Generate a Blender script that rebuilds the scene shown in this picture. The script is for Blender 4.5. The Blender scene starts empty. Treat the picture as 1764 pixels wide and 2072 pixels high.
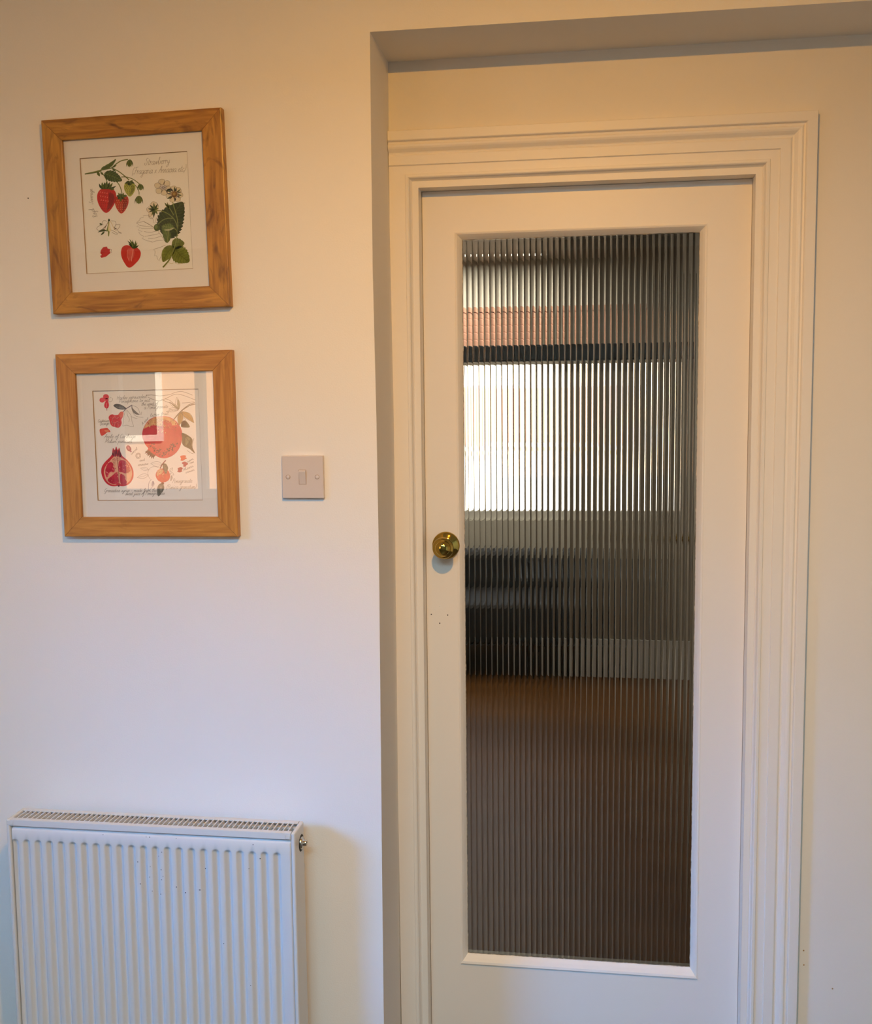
import bpy, bmesh, math, random
from mathutils import Vector, Matrix
from mathutils.geometry import tessellate_polygon

random.seed(7)
SC = bpy.context.scene
COL = SC.collection

# ------------------------------------------------------------------ camera
cam_d = bpy.data.cameras.new('camera')
cam_d.sensor_fit = 'HORIZONTAL'
cam_d.sensor_width = 36.0
cam_d.lens = 2160.33 * 36.0 / 1764.0
cam_d.clip_start = 0.05
cam = bpy.data.objects.new('camera', cam_d)
COL.objects.link(cam)
cam.location = (0.4240, -2.0725, 1.5328)
cam.rotation_euler = (1.4710, 0.0108, 0.1459)
SC.camera = cam

# ------------------------------------------------------------------ view, world, sun, daylight
SC.view_settings.view_transform = 'Standard'
SC.view_settings.look = 'None'
SC.view_settings.gamma = 1.0
SC.view_settings.use_curve_mapping = False
SC.view_settings.exposure = 0.0
SC.cycles.max_bounces = 14
SC.cycles.diffuse_bounces = 5
SC.cycles.glossy_bounces = 6
SC.cycles.transmission_bounces = 10
SC.cycles.transparent_max_bounces = 12
SC.cycles.caustics_reflective = False
SC.cycles.caustics_refractive = False
SC.cycles.sample_clamp_indirect = 6.0

world = bpy.data.worlds.new('sky')
SC.world = world
world.use_nodes = True
wn = world.node_tree
wn.nodes['Background'].inputs[0].default_value = (0.80, 0.88, 1.0, 1)
wn.nodes['Background'].inputs[1].default_value = 1.3


def lamp(name, kind, loc, rot, energy, color, **kw):
    d = bpy.data.lights.new(name, kind)
    d.energy = energy
    d.color = color
    for k, v in kw.items():
        setattr(d, k, v)
    o = bpy.data.objects.new(name, d)
    o.location = loc
    o.rotation_euler = rot
    COL.objects.link(o)
    return o


def aim(src, dst):
    return (Vector(dst) - Vector(src)).to_track_quat('-Z', 'Y').to_euler()


# the sun stands to the right, a little beyond the house
lamp('sun', 'SUN', (6, 4, 6), aim((0.86, 0.36, 0.50), (0, 0, 0)), 34.0, (1.0, 0.86, 0.66), angle=0.01)
# added cool fill above an invented ceiling opening; skylight through the left window
lamp('cool_fill', 'AREA', (.2, -2.6, 2.50), (0, 0, 0), 76.0, (.46, .79, 1.0), shape='RECTANGLE', size=1.6, size_y=.8)
lamp('window_sky', 'AREA', (-2.60, -2.0, 1.85), aim((-2.60, -2.0, 1.85), (-.10, 0, .57)), 3.1,
     (.015, .33, .98), shape='RECTANGLE', size=.95, size_y=.90, spread=math.radians(25))
# skylight through the window at the far end of the hall
lamp('hall_skylight', 'AREA', (-0.55, 5.0, 2.0), aim((-0.55, 5.0, 2.0), (-0.2, 2.6, 0.4)), 5.0,
     (0.80, 0.90, 1.0), shape='RECTANGLE', size=1.5, size_y=0.5, spread=math.radians(150))

# ------------------------------------------------------------------ dimensions (metres, floor z = 0)
ZF = 2.345          # survey zero above the floor
D = 0.183           # depth of the recess
ZS = 2.2405         # soffit of the recess
CEIL = 2.405
XL, XR, YB = -2.45, 2.3, -3.7     # kitchen shell
OX0, OX1, OZ1 = 0.0605, 0.7418, 1.985   # door opening
DY = D + 0.040      # door face
GX0, GX1, GZ0, GZ1 = 0.1445, 0.6398, 0.2880, 1.8832  # glass
HALL_Y1 = 3.9


# ------------------------------------------------------------------ materials
def srgb(h):
    if isinstance(h, str):
        h = h.lstrip('#')
        c = [int(h[i:i + 2], 16) / 255 for i in (0, 2, 4)]
    else:
        c = [v / 255 for v in h]
    return tuple((v / 12.92 if v <= .04045 else ((v + .055) / 1.055) ** 2.4) for v in c) + (1,)


def mat(name, color, rough=.5, metal=0, bump=0, bscale=200, var=0, vscale=8, coat=0, spec=.5, detail=4):
    m = bpy.data.materials.new(name)
    m.use_nodes = True
    nt = m.node_tree
    b = nt.nodes['Principled BSDF']
    b.inputs['Base Color'].default_value = color
    b.inputs['Roughness'].default_value = rough
    b.inputs['Metallic'].default_value = metal
    b.inputs['Coat Weight'].default_value = coat
    b.inputs['Specular IOR Level'].default_value = spec
    tc = nt.nodes.new('ShaderNodeTexCoord')
    if var:
        n = nt.nodes.new('ShaderNodeTexNoise')
        n.inputs['Scale'].default_value = vscale
        n.inputs['Detail'].default_value = 5
        nt.links.new(tc.outputs['Object'], n.inputs['Vector'])
        r = nt.nodes.new('ShaderNodeValToRGB')
        r.color_ramp.elements[0].position = .3
        r.color_ramp.elements[1].position = .7
        r.color_ramp.elements[0].color = tuple(c * (1 - var) for c in color[:3]) + (1,)
        r.color_ramp.elements[1].color = tuple(min(1, c * (1 + var * .6)) for c in color[:3]) + (1,)
        nt.links.new(n.outputs['Fac'], r.inputs['Fac'])
        nt.links.new(r.outputs['Color'], b.inputs['Base Color'])
    if bump:
        n = nt.nodes.new('ShaderNodeTexNoise')
        n.inputs['Scale'].default_value = bscale
        n.inputs['Detail'].default_value = detail
        nt.links.new(tc.outputs['Object'], n.inputs['Vector'])
        bp = nt.nodes.new('ShaderNodeBump')
        bp.inputs['Strength'].default_value = bump
        bp.inputs['Distance'].default_value = .001
        nt.links.new(n.outputs['Fac'], bp.inputs['Height'])
        nt.links.new(bp.outputs['Normal'], b.inputs['Normal'])
    return m


def wood(name, light, dark, knot, gscale=1.0, figure=.5, seed=0.0):
    m = bpy.data.materials.new(name)
    m.use_nodes = True
    nt = m.node_tree
    L = nt.links
    b = nt.nodes['Principled BSDF']
    b.inputs['Roughness'].default_value = .38
    tc = nt.nodes.new('ShaderNodeTexCoord')
    oi = nt.nodes.new('ShaderNodeObjectInfo')
    add = nt.nodes.new('ShaderNodeVectorMath')
    add.operation = 'ADD'
    mul = nt.nodes.new('ShaderNodeVectorMath')
    mul.operation = 'SCALE'
    mul.inputs['Scale'].default_value = 7.3
    comb = nt.nodes.new('ShaderNodeCombineXYZ')
    for i in range(3):
        L.new(oi.outputs['Random'], comb.inputs[i])
    L.new(comb.outputs[0], mul.inputs[0])
    L.new(tc.outputs['Object'], add.inputs[0])
    L.new(mul.outputs[0], add.inputs[1])
    mp = nt.nodes.new('ShaderNodeMapping')
    mp.inputs['Scale'].default_value = (5, 60 * gscale, 60 * gscale)
    mp.inputs['Location'].default_value = (seed, seed * 2, 0)
    L.new(add.outputs[0], mp.inputs['Vector'])
    n1 = nt.nodes.new('ShaderNodeTexNoise')
    n1.inputs['Scale'].default_value = 1.6
    n1.inputs['Detail'].default_value = 7
    n1.inputs['Distortion'].default_value = .6
    L.new(mp.outputs[0], n1.inputs['Vector'])
    mp2 = nt.nodes.new('ShaderNodeMapping')
    mp2.inputs['Scale'].default_value = (9, 22, 22)
    L.new(add.outputs[0], mp2.inputs['Vector'])
    n2 = nt.nodes.new('ShaderNodeTexNoise')
    n2.inputs['Scale'].default_value = 1.3
    n2.inputs['Detail'].default_value = 3
    n2.inputs['Distortion'].default_value = 1.8
    L.new(mp2.outputs[0], n2.inputs['Vector'])
    r1 = nt.nodes.new('ShaderNodeValToRGB')
    r1.color_ramp.elements[0].position = .32
    r1.color_ramp.elements[1].position = .68
    r1.color_ramp.elements[0].color = dark
    r1.color_ramp.elements[1].color = light
    L.new(n1.outputs['Fac'], r1.inputs['Fac'])
    r2 = nt.nodes.new('ShaderNodeValToRGB')
    r2.color_ramp.elements[0].position = .56
    r2.color_ramp.elements[1].position = .78
    r2.color_ramp.elements[0].color = (0, 0, 0, 1)
    r2.color_ramp.elements[1].color = (figure,) * 3 + (1,)
    L.new(n2.outputs['Fac'], r2.inputs['Fac'])
    mx = nt.nodes.new('ShaderNodeMix')
    mx.data_type = 'RGBA'
    L.new(r2.outputs['Color'], mx.inputs['Factor'])
    L.new(r1.outputs['Color'], mx.inputs['A'])
    mx.inputs['B'].default_value = knot
    L.new(mx.outputs['Result'], b.inputs['Base Color'])
    bp = nt.nodes.new('ShaderNodeBump')
    bp.inputs['Strength'].default_value = .15
    bp.inputs['Distance'].default_value = .0006
    L.new(n1.outputs['Fac'], bp.inputs['Height'])
    L.new(bp.outputs['Normal'], b.inputs['Normal'])
    return m


def clear_glass(name):
    m = bpy.data.materials.new(name)
    m.use_nodes = True
    nt = m.node_tree
    nt.nodes.remove(nt.nodes['Principled BSDF'])
    out = nt.nodes['Material Output']
    lw = nt.nodes.new('ShaderNodeLayerWeight')
    lw.inputs['Blend'].default_value = .5
    pw = nt.nodes.new('ShaderNodeMath')
    pw.operation = 'POWER'
    pw.inputs[1].default_value = 5
    nt.links.new(lw.outputs['Facing'], pw.inputs[0])
    fr = nt.nodes.new('ShaderNodeMath')
    fr.operation = 'MULTIPLY_ADD'
    fr.inputs[1].default_value = .96
    fr.inputs[2].default_value = .04
    nt.links.new(pw.outputs[0], fr.inputs[0])
    tr = nt.nodes.new('ShaderNodeBsdfTransparent')
    gl = nt.nodes.new('ShaderNodeBsdfGlossy')
    gl.inputs['Roughness'].default_value = 0.0
    mx = nt.nodes.new('ShaderNodeMixShader')
    nt.links.new(fr.outputs[0], mx.inputs[0])
    nt.links.new(tr.outputs[0], mx.inputs[1])
    nt.links.new(gl.outputs[0], mx.inputs[2])
    nt.links.new(mx.outputs[0], out.inputs['Surface'])
    return m


def reeded_glass(name):
    m = bpy.data.materials.new(name)
    m.use_nodes = True
    nt = m.node_tree
    nt.nodes.remove(nt.nodes['Principled BSDF'])
    g = nt.nodes.new('ShaderNodeBsdfGlass')
    g.inputs['IOR'].default_value = 1.5
    g.inputs['Roughness'].default_value = 0.0
    g.inputs['Color'].default_value = (.96, .965, .945, 1)
    nt.links.new(g.outputs[0], nt.nodes['Material Output'].inputs['Surface'])
    return m


def emit(name, color, s):
    m = bpy.data.materials.new(name)
    m.use_nodes = True
    nt = m.node_tree
    nt.nodes.remove(nt.nodes['Principled BSDF'])
    e = nt.nodes.new('ShaderNodeEmission')
    e.inputs[0].default_value = color
    e.inputs[1].default_value = s
    nt.links.new(e.outputs[0], nt.nodes['Material Output'].inputs['Surface'])
    return m


M = {}
M['wall'] = mat('wall_paint', (.80, .77, .72, 1), .62, bump=.25, bscale=320, var=.015, vscale=3, spec=.3)
M['wall_old'] = mat('recess_wall_paint', (.78, .74, .67, 1), .55, bump=.3, bscale=90, var=.02, vscale=4, spec=.35)
M['ceiling'] = mat('ceiling_paint', (.84, .82, .78, 1), .8)
M['gloss'] = mat('white_gloss_paint', (.80, .76, .70, 1), .46, bump=.10, bscale=60, spec=.5)
M['door'] = mat('door_paint', (.80, .76, .70, 1), .42, bump=.10, bscale=45, spec=.5)
M['rad'] = mat('radiator_enamel', (.64, .63, .61, 1), .25, spec=.5)
M['rad_in'] = mat('radiator_inside', (.55, .50, .43, 1), .5)
M['plate'] = mat('switch_plastic', (.60, .53, .49, 1), .35)
M['brass'] = mat('polished_brass', (.52, .36, .085, 1), .07, metal=1)
M['nickel'] = mat('valve_nickel', (.62, .55, .45, 1), .25, metal=1)
M['black'] = mat('black_void', (.012, .010, .009, 1), .7)
M['mount'] = mat('mount_board', (.80, .77, .72, 1), .9, bump=.1, bscale=900)
M['core'] = mat('mount_core', (.36, .22, .10, 1), .9)
M['paper'] = mat('print_paper', (.82, .81, .74, 1), .8)
M['paper2'] = mat('print_paper_white', (.84, .82, .78, 1), .8)
M['wood1'] = wood('figured_honey_wood', srgb('#c08a34'), srgb('#8c5a1a'), srgb('#4a260a'), 1.0, .9, 3.1)
M['wood2'] = wood('plain_honey_wood', srgb('#c2893c'), srgb('#9c6424'), srgb('#7a4a18'), 1.6, .35, 9.7)
M['pane'] = clear_glass('clear_glass')
M['reed'] = reeded_glass('reeded_glass')
M['hall_wall'] = mat('hall_shaded_paint', (.34, .30, .25, 1), .7)  # dark taupe puts the hall walls' shade into the colour
M['bay_wall'] = mat('bay_paint', (.62, .60, .55, 1), .7)
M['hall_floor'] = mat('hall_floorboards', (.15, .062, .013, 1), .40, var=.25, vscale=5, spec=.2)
M['skirt'] = mat('skirting_paint', (.78, .80, .84, 1), .4)
M['kfloor'] = mat('kitchen_floor_tile', (.055, .036, .022, 1), .5, var=.15)
M['rear'] = mat('rear_wall_paint', (.13, .105, .085, 1), .7)
M['sofa'] = mat('black_leather', (.012, .011, .012, 1), .65, spec=.25)
M['seal'] = mat('aged_sealant', (.50, .44, .36, 1), .6, var=.75, vscale=140)
M['brick'] = mat('facade_brick', (.62, .36, .22, 1), .9, var=.2, vscale=3)
M['cream'] = mat('facade_render', (.84, .76, .62, 1), .9)
M['white'] = mat('white_paint', (.80, .80, .78, 1), .5)
M['blind'] = mat('terracotta_blind', (.50, .27, .20, 1), .8, var=.1, vscale=30)
M['grass'] = mat('ground_paving', (.40, .37, .32, 1), .9)


# ------------------------------------------------------------------ mesh helpers
def link(name, me, m, parent=None, loc=(0, 0, 0), smooth=False):
    for mm in (m if isinstance(m, (list, tuple)) else [m]):
        me.materials.append(mm)
    o = bpy.data.objects.new(name, me)
    COL.objects.link(o)
    o.location = loc
    o.parent = parent
    if smooth:
        for p in me.polygons:
            p.use_smooth = True
    return o


def from_bm(name, bm, m, parent=None, loc=(0, 0, 0), smooth=False, bevel=0, seg=2, recalc=True):
    if bevel:
        bmesh.ops.bevel(bm, geom=list(bm.edges), offset=bevel, segments=seg, affect='EDGES', profile=.6)
    if recalc:
        bmesh.ops.recalc_face_normals(bm, faces=bm.faces)
    me = bpy.data.meshes.new(name)
    bm.to_mesh(me)
    bm.free()
    return link(name, me, m, parent, loc, smooth)


def add_box(bm, a, b):
    vs = [bm.verts.new((x, y, z)) for x in (a[0], b[0]) for y in (a[1], b[1]) for z in (a[2], b[2])]
    for f in ((0, 1, 3, 2), (4, 6, 7, 5), (0, 4, 5, 1), (2, 3, 7, 6), (0, 2, 6, 4), (1, 5, 7, 3)):
        bm.faces.new([vs[i] for i in f])


def box(name, a, b, m, parent=None, bevel=0, seg=2, loc=(0, 0, 0)):
    bm = bmesh.new()
    add_box(bm, a, b)
    return from_bm(name, bm, m, parent, loc, bevel=bevel, seg=seg)


def boxes(name, lst, m, parent=None):
    bm = bmesh.new()
    for a, b in lst:
        add_box(bm, a, b)
    return from_bm(name, bm, m, parent)


def bar(name, prof, x0, x1, m0, m1, m, parent=None, mtx=None, smooth=False):
    """a moulding of profile (o, h) along local x from x0 to x1, mitred by m0 / m1"""
    bm = bmesh.new()
    A = [bm.verts.new((x0 + m0 * o, o, h)) for o, h in prof]
    B = [bm.verts.new((x1 - m1 * o, o, h)) for o, h in prof]
    n = len(prof)
    for i in range(n):
        j = (i + 1) % n
        bm.faces.new((A[i], A[j], B[j], B[i]))
    bm.faces.new(A[::-1])
    bm.faces.new(B)
    o = from_bm(name, bm, m, parent)
    if mtx is not None:
        o.matrix_local = mtx
    return o


def basis(A, B, N, O):
    return Matrix(((A[0], B[0], N[0], O[0]), (A[1], B[1], N[1], O[1]), (A[2], B[2], N[2], O[2]), (0, 0, 0, 1)))


N_ = (0, -1, 0)
TOP = lambda O: basis((-1, 0, 0), (0, 0, -1), N_, O)
LEFT = lambda O: basis((0, 0, -1), (1, 0, 0), N_, O)
BOTTOM = lambda O: basis((1, 0, 0), (0, 0, 1), N_, O)
RIGHT = lambda O: basis((0, 0, 1), (-1, 0, 0), N_, O)


def lathe(name, prof, m, parent=None, loc=(0, 0, 0), n=48, axis='Y'):
    """prof: (radius, height); axis of revolution towards -Y"""
    bm = bmesh.new()
    rings = []
    for r, h in prof:
        if r < 1e-6:
            rings.append([bm.verts.new((0, -h, 0))])
        else:
            rings.append([bm.verts.new((r * math.cos(2 * math.pi * k / n), -h, r * math.sin(2 * math.pi * k / n))) for k in range(n)])
    for a, b in zip(rings, rings[1:]):
        for k in range(n):
            k2 = (k + 1) % n
            q = [a[k % len(a)], a[k2 % len(a)], b[k2 % len(b)], b[k % len(b)]]
            q2 = []
            for v in q:
                if v not in q2:
                    q2.append(v)
            if len(q2) > 2:
                bm.faces.new(q2)
    if axis == 'X':
        bmesh.ops.rotate(bm, verts=bm.verts, cent=(0, 0, 0), matrix=Matrix.Rotation(math.pi / 2, 3, 'Z'))
    return from_bm(name, bm, m, parent, loc, smooth=True)


def empty(name, loc, rot=(0, 0, 0)):
    o = bpy.data.objects.new(name, None)
    COL.objects.link(o)
    o.location = loc
    o.rotation_euler = rot
    o.empty_display_size = .05
    return o


def struct(o, label=None, cat=None):
    o['kind'] = 'structure'
    if label:
        o['label'] = label
    if cat:
        o['category'] = cat
    return o


def tag(o, label, cat, group=None):
    o['label'] = label
    o['category'] = cat
    if group:
        o['group'] = group
    return o


# ------------------------------------------------------------------ kitchen shell
bm = bmesh.new()
# the main wall to the left of the recess, its edge a little uneven
zs_ = [0, .3, .6, .9, 1.2, 1.5, 1.8, 2.05, ZS]
dx_ = [-.004, -.0045, -.003, -.001, .001, .0005, -.002, -.001, .0]
dxb = [-.002, -.001, .0, .001, .002, .003, .001, -.001, .0]
fr_ = [bm.verts.new((dx_[i], 0, z)) for i, z in enumerate(zs_)]
bk_ = [bm.verts.new((dxb[i], D, z)) for i, z in enumerate(zs_)]
for i in range(len(zs_) - 1):
    bm.faces.new((fr_[i], bk_[i], bk_[i + 1], fr_[i + 1]))
c0 = bm.verts.new((XL, 0, 0)); c1 = bm.verts.new((XL, 0, ZS)); c2 = bm.verts.new((XL, D, ZS)); c3 = bm.verts.new((XL, D, 0))
bm.faces.new([c0] + fr_ + [c1])
bm.faces.new([c3, c2] + bk_[::-1])
bm.faces.new((c1, fr_[-1], bk_[-1], c2))
bm.faces.new((c0, c3, bk_[0], fr_[0]))
bm.faces.new((c0, c1, c2, c3))
wall = struct(from_bm('wall_front', bm, M['wall']), 'cream painted wall behind the radiator and pictures', 'wall')
box('header', (XL, 0, ZS), (XR, D, CEIL), M['wall'], wall)
# small marks in the plaster
lathe('nail_hole', [(0, .0006), (.0012, .0006), (.0012, 0)], M['black'], wall, (-.7107, 0, 1.9587), 10)

bm = bmesh.new()
add_box(bm, (0, D, 0), (OX0 - .002, D + .11, ZS))
add_box(bm, (OX1 + .002, D, 0), (XR, D + .11, ZS))
add_box(bm, (OX0 - .002, D, OZ1 + .002), (OX1 + .002, D + .11, ZS))
wr = struct(from_bm('wall_recess', bm, M['wall_old']), 'cream painted recessed wall around the glazed door', 'wall')
for x, z in ((.9310, .2890), (.8700, .3700), (.8712, .3380)):
    lathe('plaster_chip', [(0, .0005), (.0011, .0006), (.0018, 0)], M['core'], wr, (x, D, z), 9)
# unseen side of the recess wall, hall side
struct(box('wall_hall_front', (XL, D + .0, ZS), (XR, D + .11, CEIL), M['wall_old']))
struct(box('wall_hall_side', (XL, D, 0), (-.0, D + .11, ZS), M['wall_old']))

struct(box('floor', (XL, YB, -.06), (XR, D + .11, 0), M['kfloor']))
FILL_HOLE = (-.65, 1.05, -3.05, -2.15)     # invented ceiling opening for the cool fill: x0 x1 y0 y1
bm = bmesh.new()
for p in ((XL, FILL_HOLE[0], YB, D + .11), (FILL_HOLE[1], XR, YB, D + .11), (FILL_HOLE[0], FILL_HOLE[1], YB, FILL_HOLE[2]), (FILL_HOLE[0], FILL_HOLE[1], FILL_HOLE[3], D + .11)):
    add_box(bm, (p[0], p[2], CEIL), (p[1], p[3], CEIL + .1))
struct(from_bm('ceiling', bm, M['ceiling']))
struct(box('ceiling_sun_cap', (FILL_HOLE[0] - .05, FILL_HOLE[2] - .05, CEIL + .11), (FILL_HOLE[1] + .05, FILL_HOLE[3] + .05, CEIL + .14), M['ceiling']))  # added unseen lid, keeps the sun out of the ceiling opening
struct(box('wall_right', (XR, YB, 0), (XR + .1, D + .11, CEIL), M['wall']))


LW4 = (-2.62, -1.38, 1.10, 2.26)    # left window: y0 y1 z0 z1
bm = bmesh.new()
for p0, p1, q0, q1 in ((YB, LW4[0], 0, CEIL), (LW4[1], D + .11, 0, CEIL), (LW4[0], LW4[1], 0, LW4[2]), (LW4[0], LW4[1], LW4[3], CEIL)):
    add_box(bm, (XL - .1, p0, q0), (XL, p1, q1))
struct(from_bm('wall_left', bm, M['wall']))
RW = (-2.30, -1.25, 1.02, 2.16)     # rear window: x0 x1 z0 z1
bm = bmesh.new()
for p0, p1, q0, q1 in ((XL - .1, RW[0], 0, CEIL), (RW[1], XR + .1, 0, CEIL), (RW[0], RW[1], 0, RW[2]),
                       (RW[0], RW[1], RW[3], CEIL)):
    add_box(bm, (p0, YB - .12, q0), (p1, YB, q1))
struct(from_bm('wall_rear', bm, M['rear']))


def window(name, plane, hole, cols, fw=.05):
    ax, v = plane
    b0, b1, z0, z1 = hole

    def pb(nm, p0, p1, q0, q1, d0, d1, m, par):
        if ax == 'x':
            return box(nm, (v + d0, p0, q0), (v + d1, p1, q1), m, par, bevel=.004 if m is not M['pane'] else 0)
        return box(nm, (p0, v + d0, q0), (p1, v + d1, q1), m, par, bevel=.004 if m is not M['pane'] else 0)
    e = struct(empty(name, ((v, b0, z0) if ax == 'x' else (b0, v, z0))))
    e.location = (0, 0, 0)
    pb('window_frame', b0, b1, z0, z0 + fw, -.03, .03, M['white'], e)
    pb('window_frame', b0, b1, z1 - fw, z1, -.03, .03, M['white'], e)
    for k in range(cols + 1):
        x = b0 + (b1 - b0) * k / cols
        x0 = min(max(x - fw / 2, b0), b1 - fw)
        pb('mullion', x0, x0 + fw, z0 + fw, z1 - fw, -.03, .03, M['white'], e)
    for k in range(cols):
        xa = b0 + (b1 - b0) * k / cols + fw * .5
        xb = b0 + (b1 - b0) * (k + 1) / cols - fw * .5
        pb('pane', xa, xb, z0 + fw, z1 - fw, -.002, .002, M['pane'], e)
    return e


window('window_1', ('y', YB - .07), RW, 2)
window('window_3', ('x', XL - .05), LW4, 1)

struct(box('baseboard_front', (XL, -.015, 0), (-.005, 0, .12), M['gloss'], bevel=.003))
struct(box('baseboard_recess', (.857, D - .015, 0), (XR, D, .12), M['gloss'], bevel=.003))

# ------------------------------------------------------------------ downlights in the ceiling
CE = bpy.data.objects['ceiling']
WARM = (1.0, .47, .055)


def downlight(x, y, energy, target):
    ring = lathe('downlight_ring', [(.030, 0), (.044, 0), (.044, .004), (.032, .006), (.030, .0)], M['white'], CE, (x, y, CEIL), 28)
    ring.rotation_euler = (math.pi / 2, 0, 0)
    return lamp('downlight', 'AREA', (x, y, CEIL - .012), aim((x, y, CEIL), target), energy, WARM, shape='DISK', size=.06)


downlight(.36, -1.28, 28.0, (.25, -.9, 0))

# ------------------------------------------------------------------ door lining, architrave
arch = struct(empty('trim_1', (0, 0, 0)), 'moulded white architrave around the glazed door', 'trim')
AX1, AZ1 = .8555, 2.0975   # outer corner of the architrave
W_ = AX1 - .7685           # width to the lining
PROF = [(0, 0), (0, .0185), (.0008, .0195), (.0185, .0200), (.0203, .0185), (.0218, .0138), (.0245, .0130), (.0262, .0134),
        (.0274, .0166), (.0290, .0174), (.0325, .0170), (.0360, .0156), (.0395, .0128), (.0425, .0100), (.0455, .0090), (.0470, .0094),
        (.0482, .0118), (.0500, .0126), (.0680, .0124), (.0690, .0110), (.0698, .0094), (.0715, .0092), (W_, .0092), (W_, 0)]
o = bar('architrave_head', PROF, 0, AX1, 1, 0, M['gloss'], arch, TOP((AX1, D, AZ1)))
bar('architrave_leg', PROF, 0, AZ1, 0, 1, M['gloss'], arch, RIGHT((AX1, D, 0)))
box('architrave_leg', (0, D - .0092, 0), (.0340, D, AZ1 - W_), M['gloss'], arch)
lin = struct(empty('trim_2', (0, 0, 0)), 'white painted door lining with bead inside the architrave', 'trim')
LW = .7683 - OX1
PL = [(0, -.10), (0, .0100), (.0010, .0128), (.0060, .0132), (.0082, .0116), (.0104, .0052), (.0130, .0016), (.0146, .0020), (LW, .0020), (LW, -.10)]
bar('lining_head', PL, 0, .7683 - .0340, 1, 1, M['gloss'], lin, TOP((.7683, D, AZ1 - W_)))
bar('lining_jamb', PL, 0, AZ1 - W_, 0, 1, M['gloss'], lin, RIGHT((.7683, D, 0)))
bar('lining_jamb', PL, 0, AZ1 - W_, 1, 0, M['gloss'], lin, LEFT((.0340, D, AZ1 - W_)))

# ------------------------------------------------------------------ door
door = struct(empty('door_1', (0, 0, 0)), 'white door with a tall reeded glass panel', 'door')
X0, X1, Z0, Z1 = OX0 + .0010, OX1 - .0008, .006, OZ1 - .0018
T = .040
BO = .0145     # bead width
bx0, bx1, bz0, bz1 = GX0 - BO, GX1 + BO, GZ0 - BO - .004, GZ1 + BO
box('stile', (X0, DY, Z0), (bx0, DY + T, Z1), M['door'], door)
box('stile', (bx1, DY, Z0), (X1, DY + T, Z1), M['door'], door)
box('top_rail', (bx0, DY, bz1), (bx1, DY + T, Z1), M['door'], door)
box('bottom_rail', (bx0, DY, Z0), (bx1, DY + T, bz0), M['door'], door)


def bead_prof(w, proud):
    return [(0, -.030), (0, proud), (.002, proud + .0006), (w * .35, proud - .0006), (w * .65, -.0045), (w * .9, -.0095), (w, -.0115), (w, -.030)]


GH, GW = bz1 - bz0, bx1 - bx0
bar('glazing_bead', bead_prof(BO, .0012), 0, GW, 1, 1, M['door'], door, TOP((bx1, DY, bz1)))
bar('glazing_bead', bead_prof(BO, .0006), 0, GH, 1, 1, M['door'], door, LEFT((bx0, DY, bz1)))
bar('glazing_bead', bead_prof(BO + .004, .0030), 0, GW, .8, .8, M['door'], door, BOTTOM((bx0, DY, bz0)))
bar('glazing_bead', bead_prof(BO, .0006), 0, GH, 1, 1, M['door'], door, RIGHT((bx1, DY, bz0)))

# reeded pane: 41 vertical ribs on the kitchen side
nr, seg = 41, 20
pit = (GX1 - GX0 + .006) / nr
px0 = GX0 - .003
sag = .00085
gy = DY + .0135
bm = bmesh.new()
zz = (GZ0 - .004, GZ1 + .004)
cols = []
for r in range(nr):
    for s in range(seg + (1 if r == nr - 1 else 0)):
        u = -pit / 2 + pit * s / seg
        h = sag * (1 - abs(2 * u / pit) ** 2.8)
        x = px0 + r * pit + pit / 2 + u
        cols.append([bm.verts.new((x, gy + sag - h, z)) for z in zz])
for a, b in zip(cols, cols[1:]):
    f = bm.faces.new((a[0], b[0], b[1], a[1]))
    f.smooth = True
for k in range(nr + 1):
    i = min(k * seg, len(cols) - 1)
    for e in cols[i][0].link_edges:
        if e.other_vert(cols[i][0]) is cols[i][1]:
            e.smooth = False
b0 = [bm.verts.new((px0, gy + .005, z)) for z in zz]
b1 = [bm.verts.new((px0 + nr * pit, gy + .005, z)) for z in zz]
bm.faces.new((b0[0], b0[1], b1[1], b1[0]))
bm.faces.new((cols[0][0], cols[0][1], b0[1], b0[0]))
bm.faces.new((cols[-1][0], b1[0], b1[1], cols[-1][1]))
bm.faces.new([c[0] for c in cols[::-1]] + [b0[0], b1[0]])
bm.faces.new([c[1] for c in cols] + [b1[1], b0[1]])
pane = from_bm('glass_pane', bm, M['reed'], door)
pane['label'] = 'clear vertically reeded glass pane'

rs = random.Random(5)


def sealant(side):
    bm = bmesh.new()
    vert = side in ('l', 'r')
    n = 150 if vert else 50
    a0, a1 = (GZ0 + .001, GZ1 - .001) if vert else (GX0 + .001, GX1 - .001)
    rows = []
    for k in range(n + 1):
        t = a0 + (a1 - a0) * k / n
        w = .0006 + .0011 * rs.random() ** 2
        y = gy - .0004 - .0005 * rs.random()
        if vert:
            x, sg = (GX0, 1) if side == 'l' else (GX1, -1)
            rows.append([bm.verts.new((x - sg * .0005, y, t)), bm.verts.new((x + sg * w, y, t)), bm.verts.new((x + sg * w, gy + .001, t))])
        else:
            z, sg = (GZ0, 1) if side == 'b' else (GZ1, -1)
            rows.append([bm.verts.new((t, y, z - sg * .0005)), bm.verts.new((t, y, z + sg * w)), bm.verts.new((t, gy + .001, z + sg * w))])
    for p, q in zip(rows, rows[1:]):
        bm.faces.new((p[0], p[1], q[1], q[0]))
        bm.faces.new((p[1], p[2], q[2], q[1]))
    from_bm('sealant', bm, M['seal'], door)


for sd in 'lrbt':
    sealant(sd)

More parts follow.
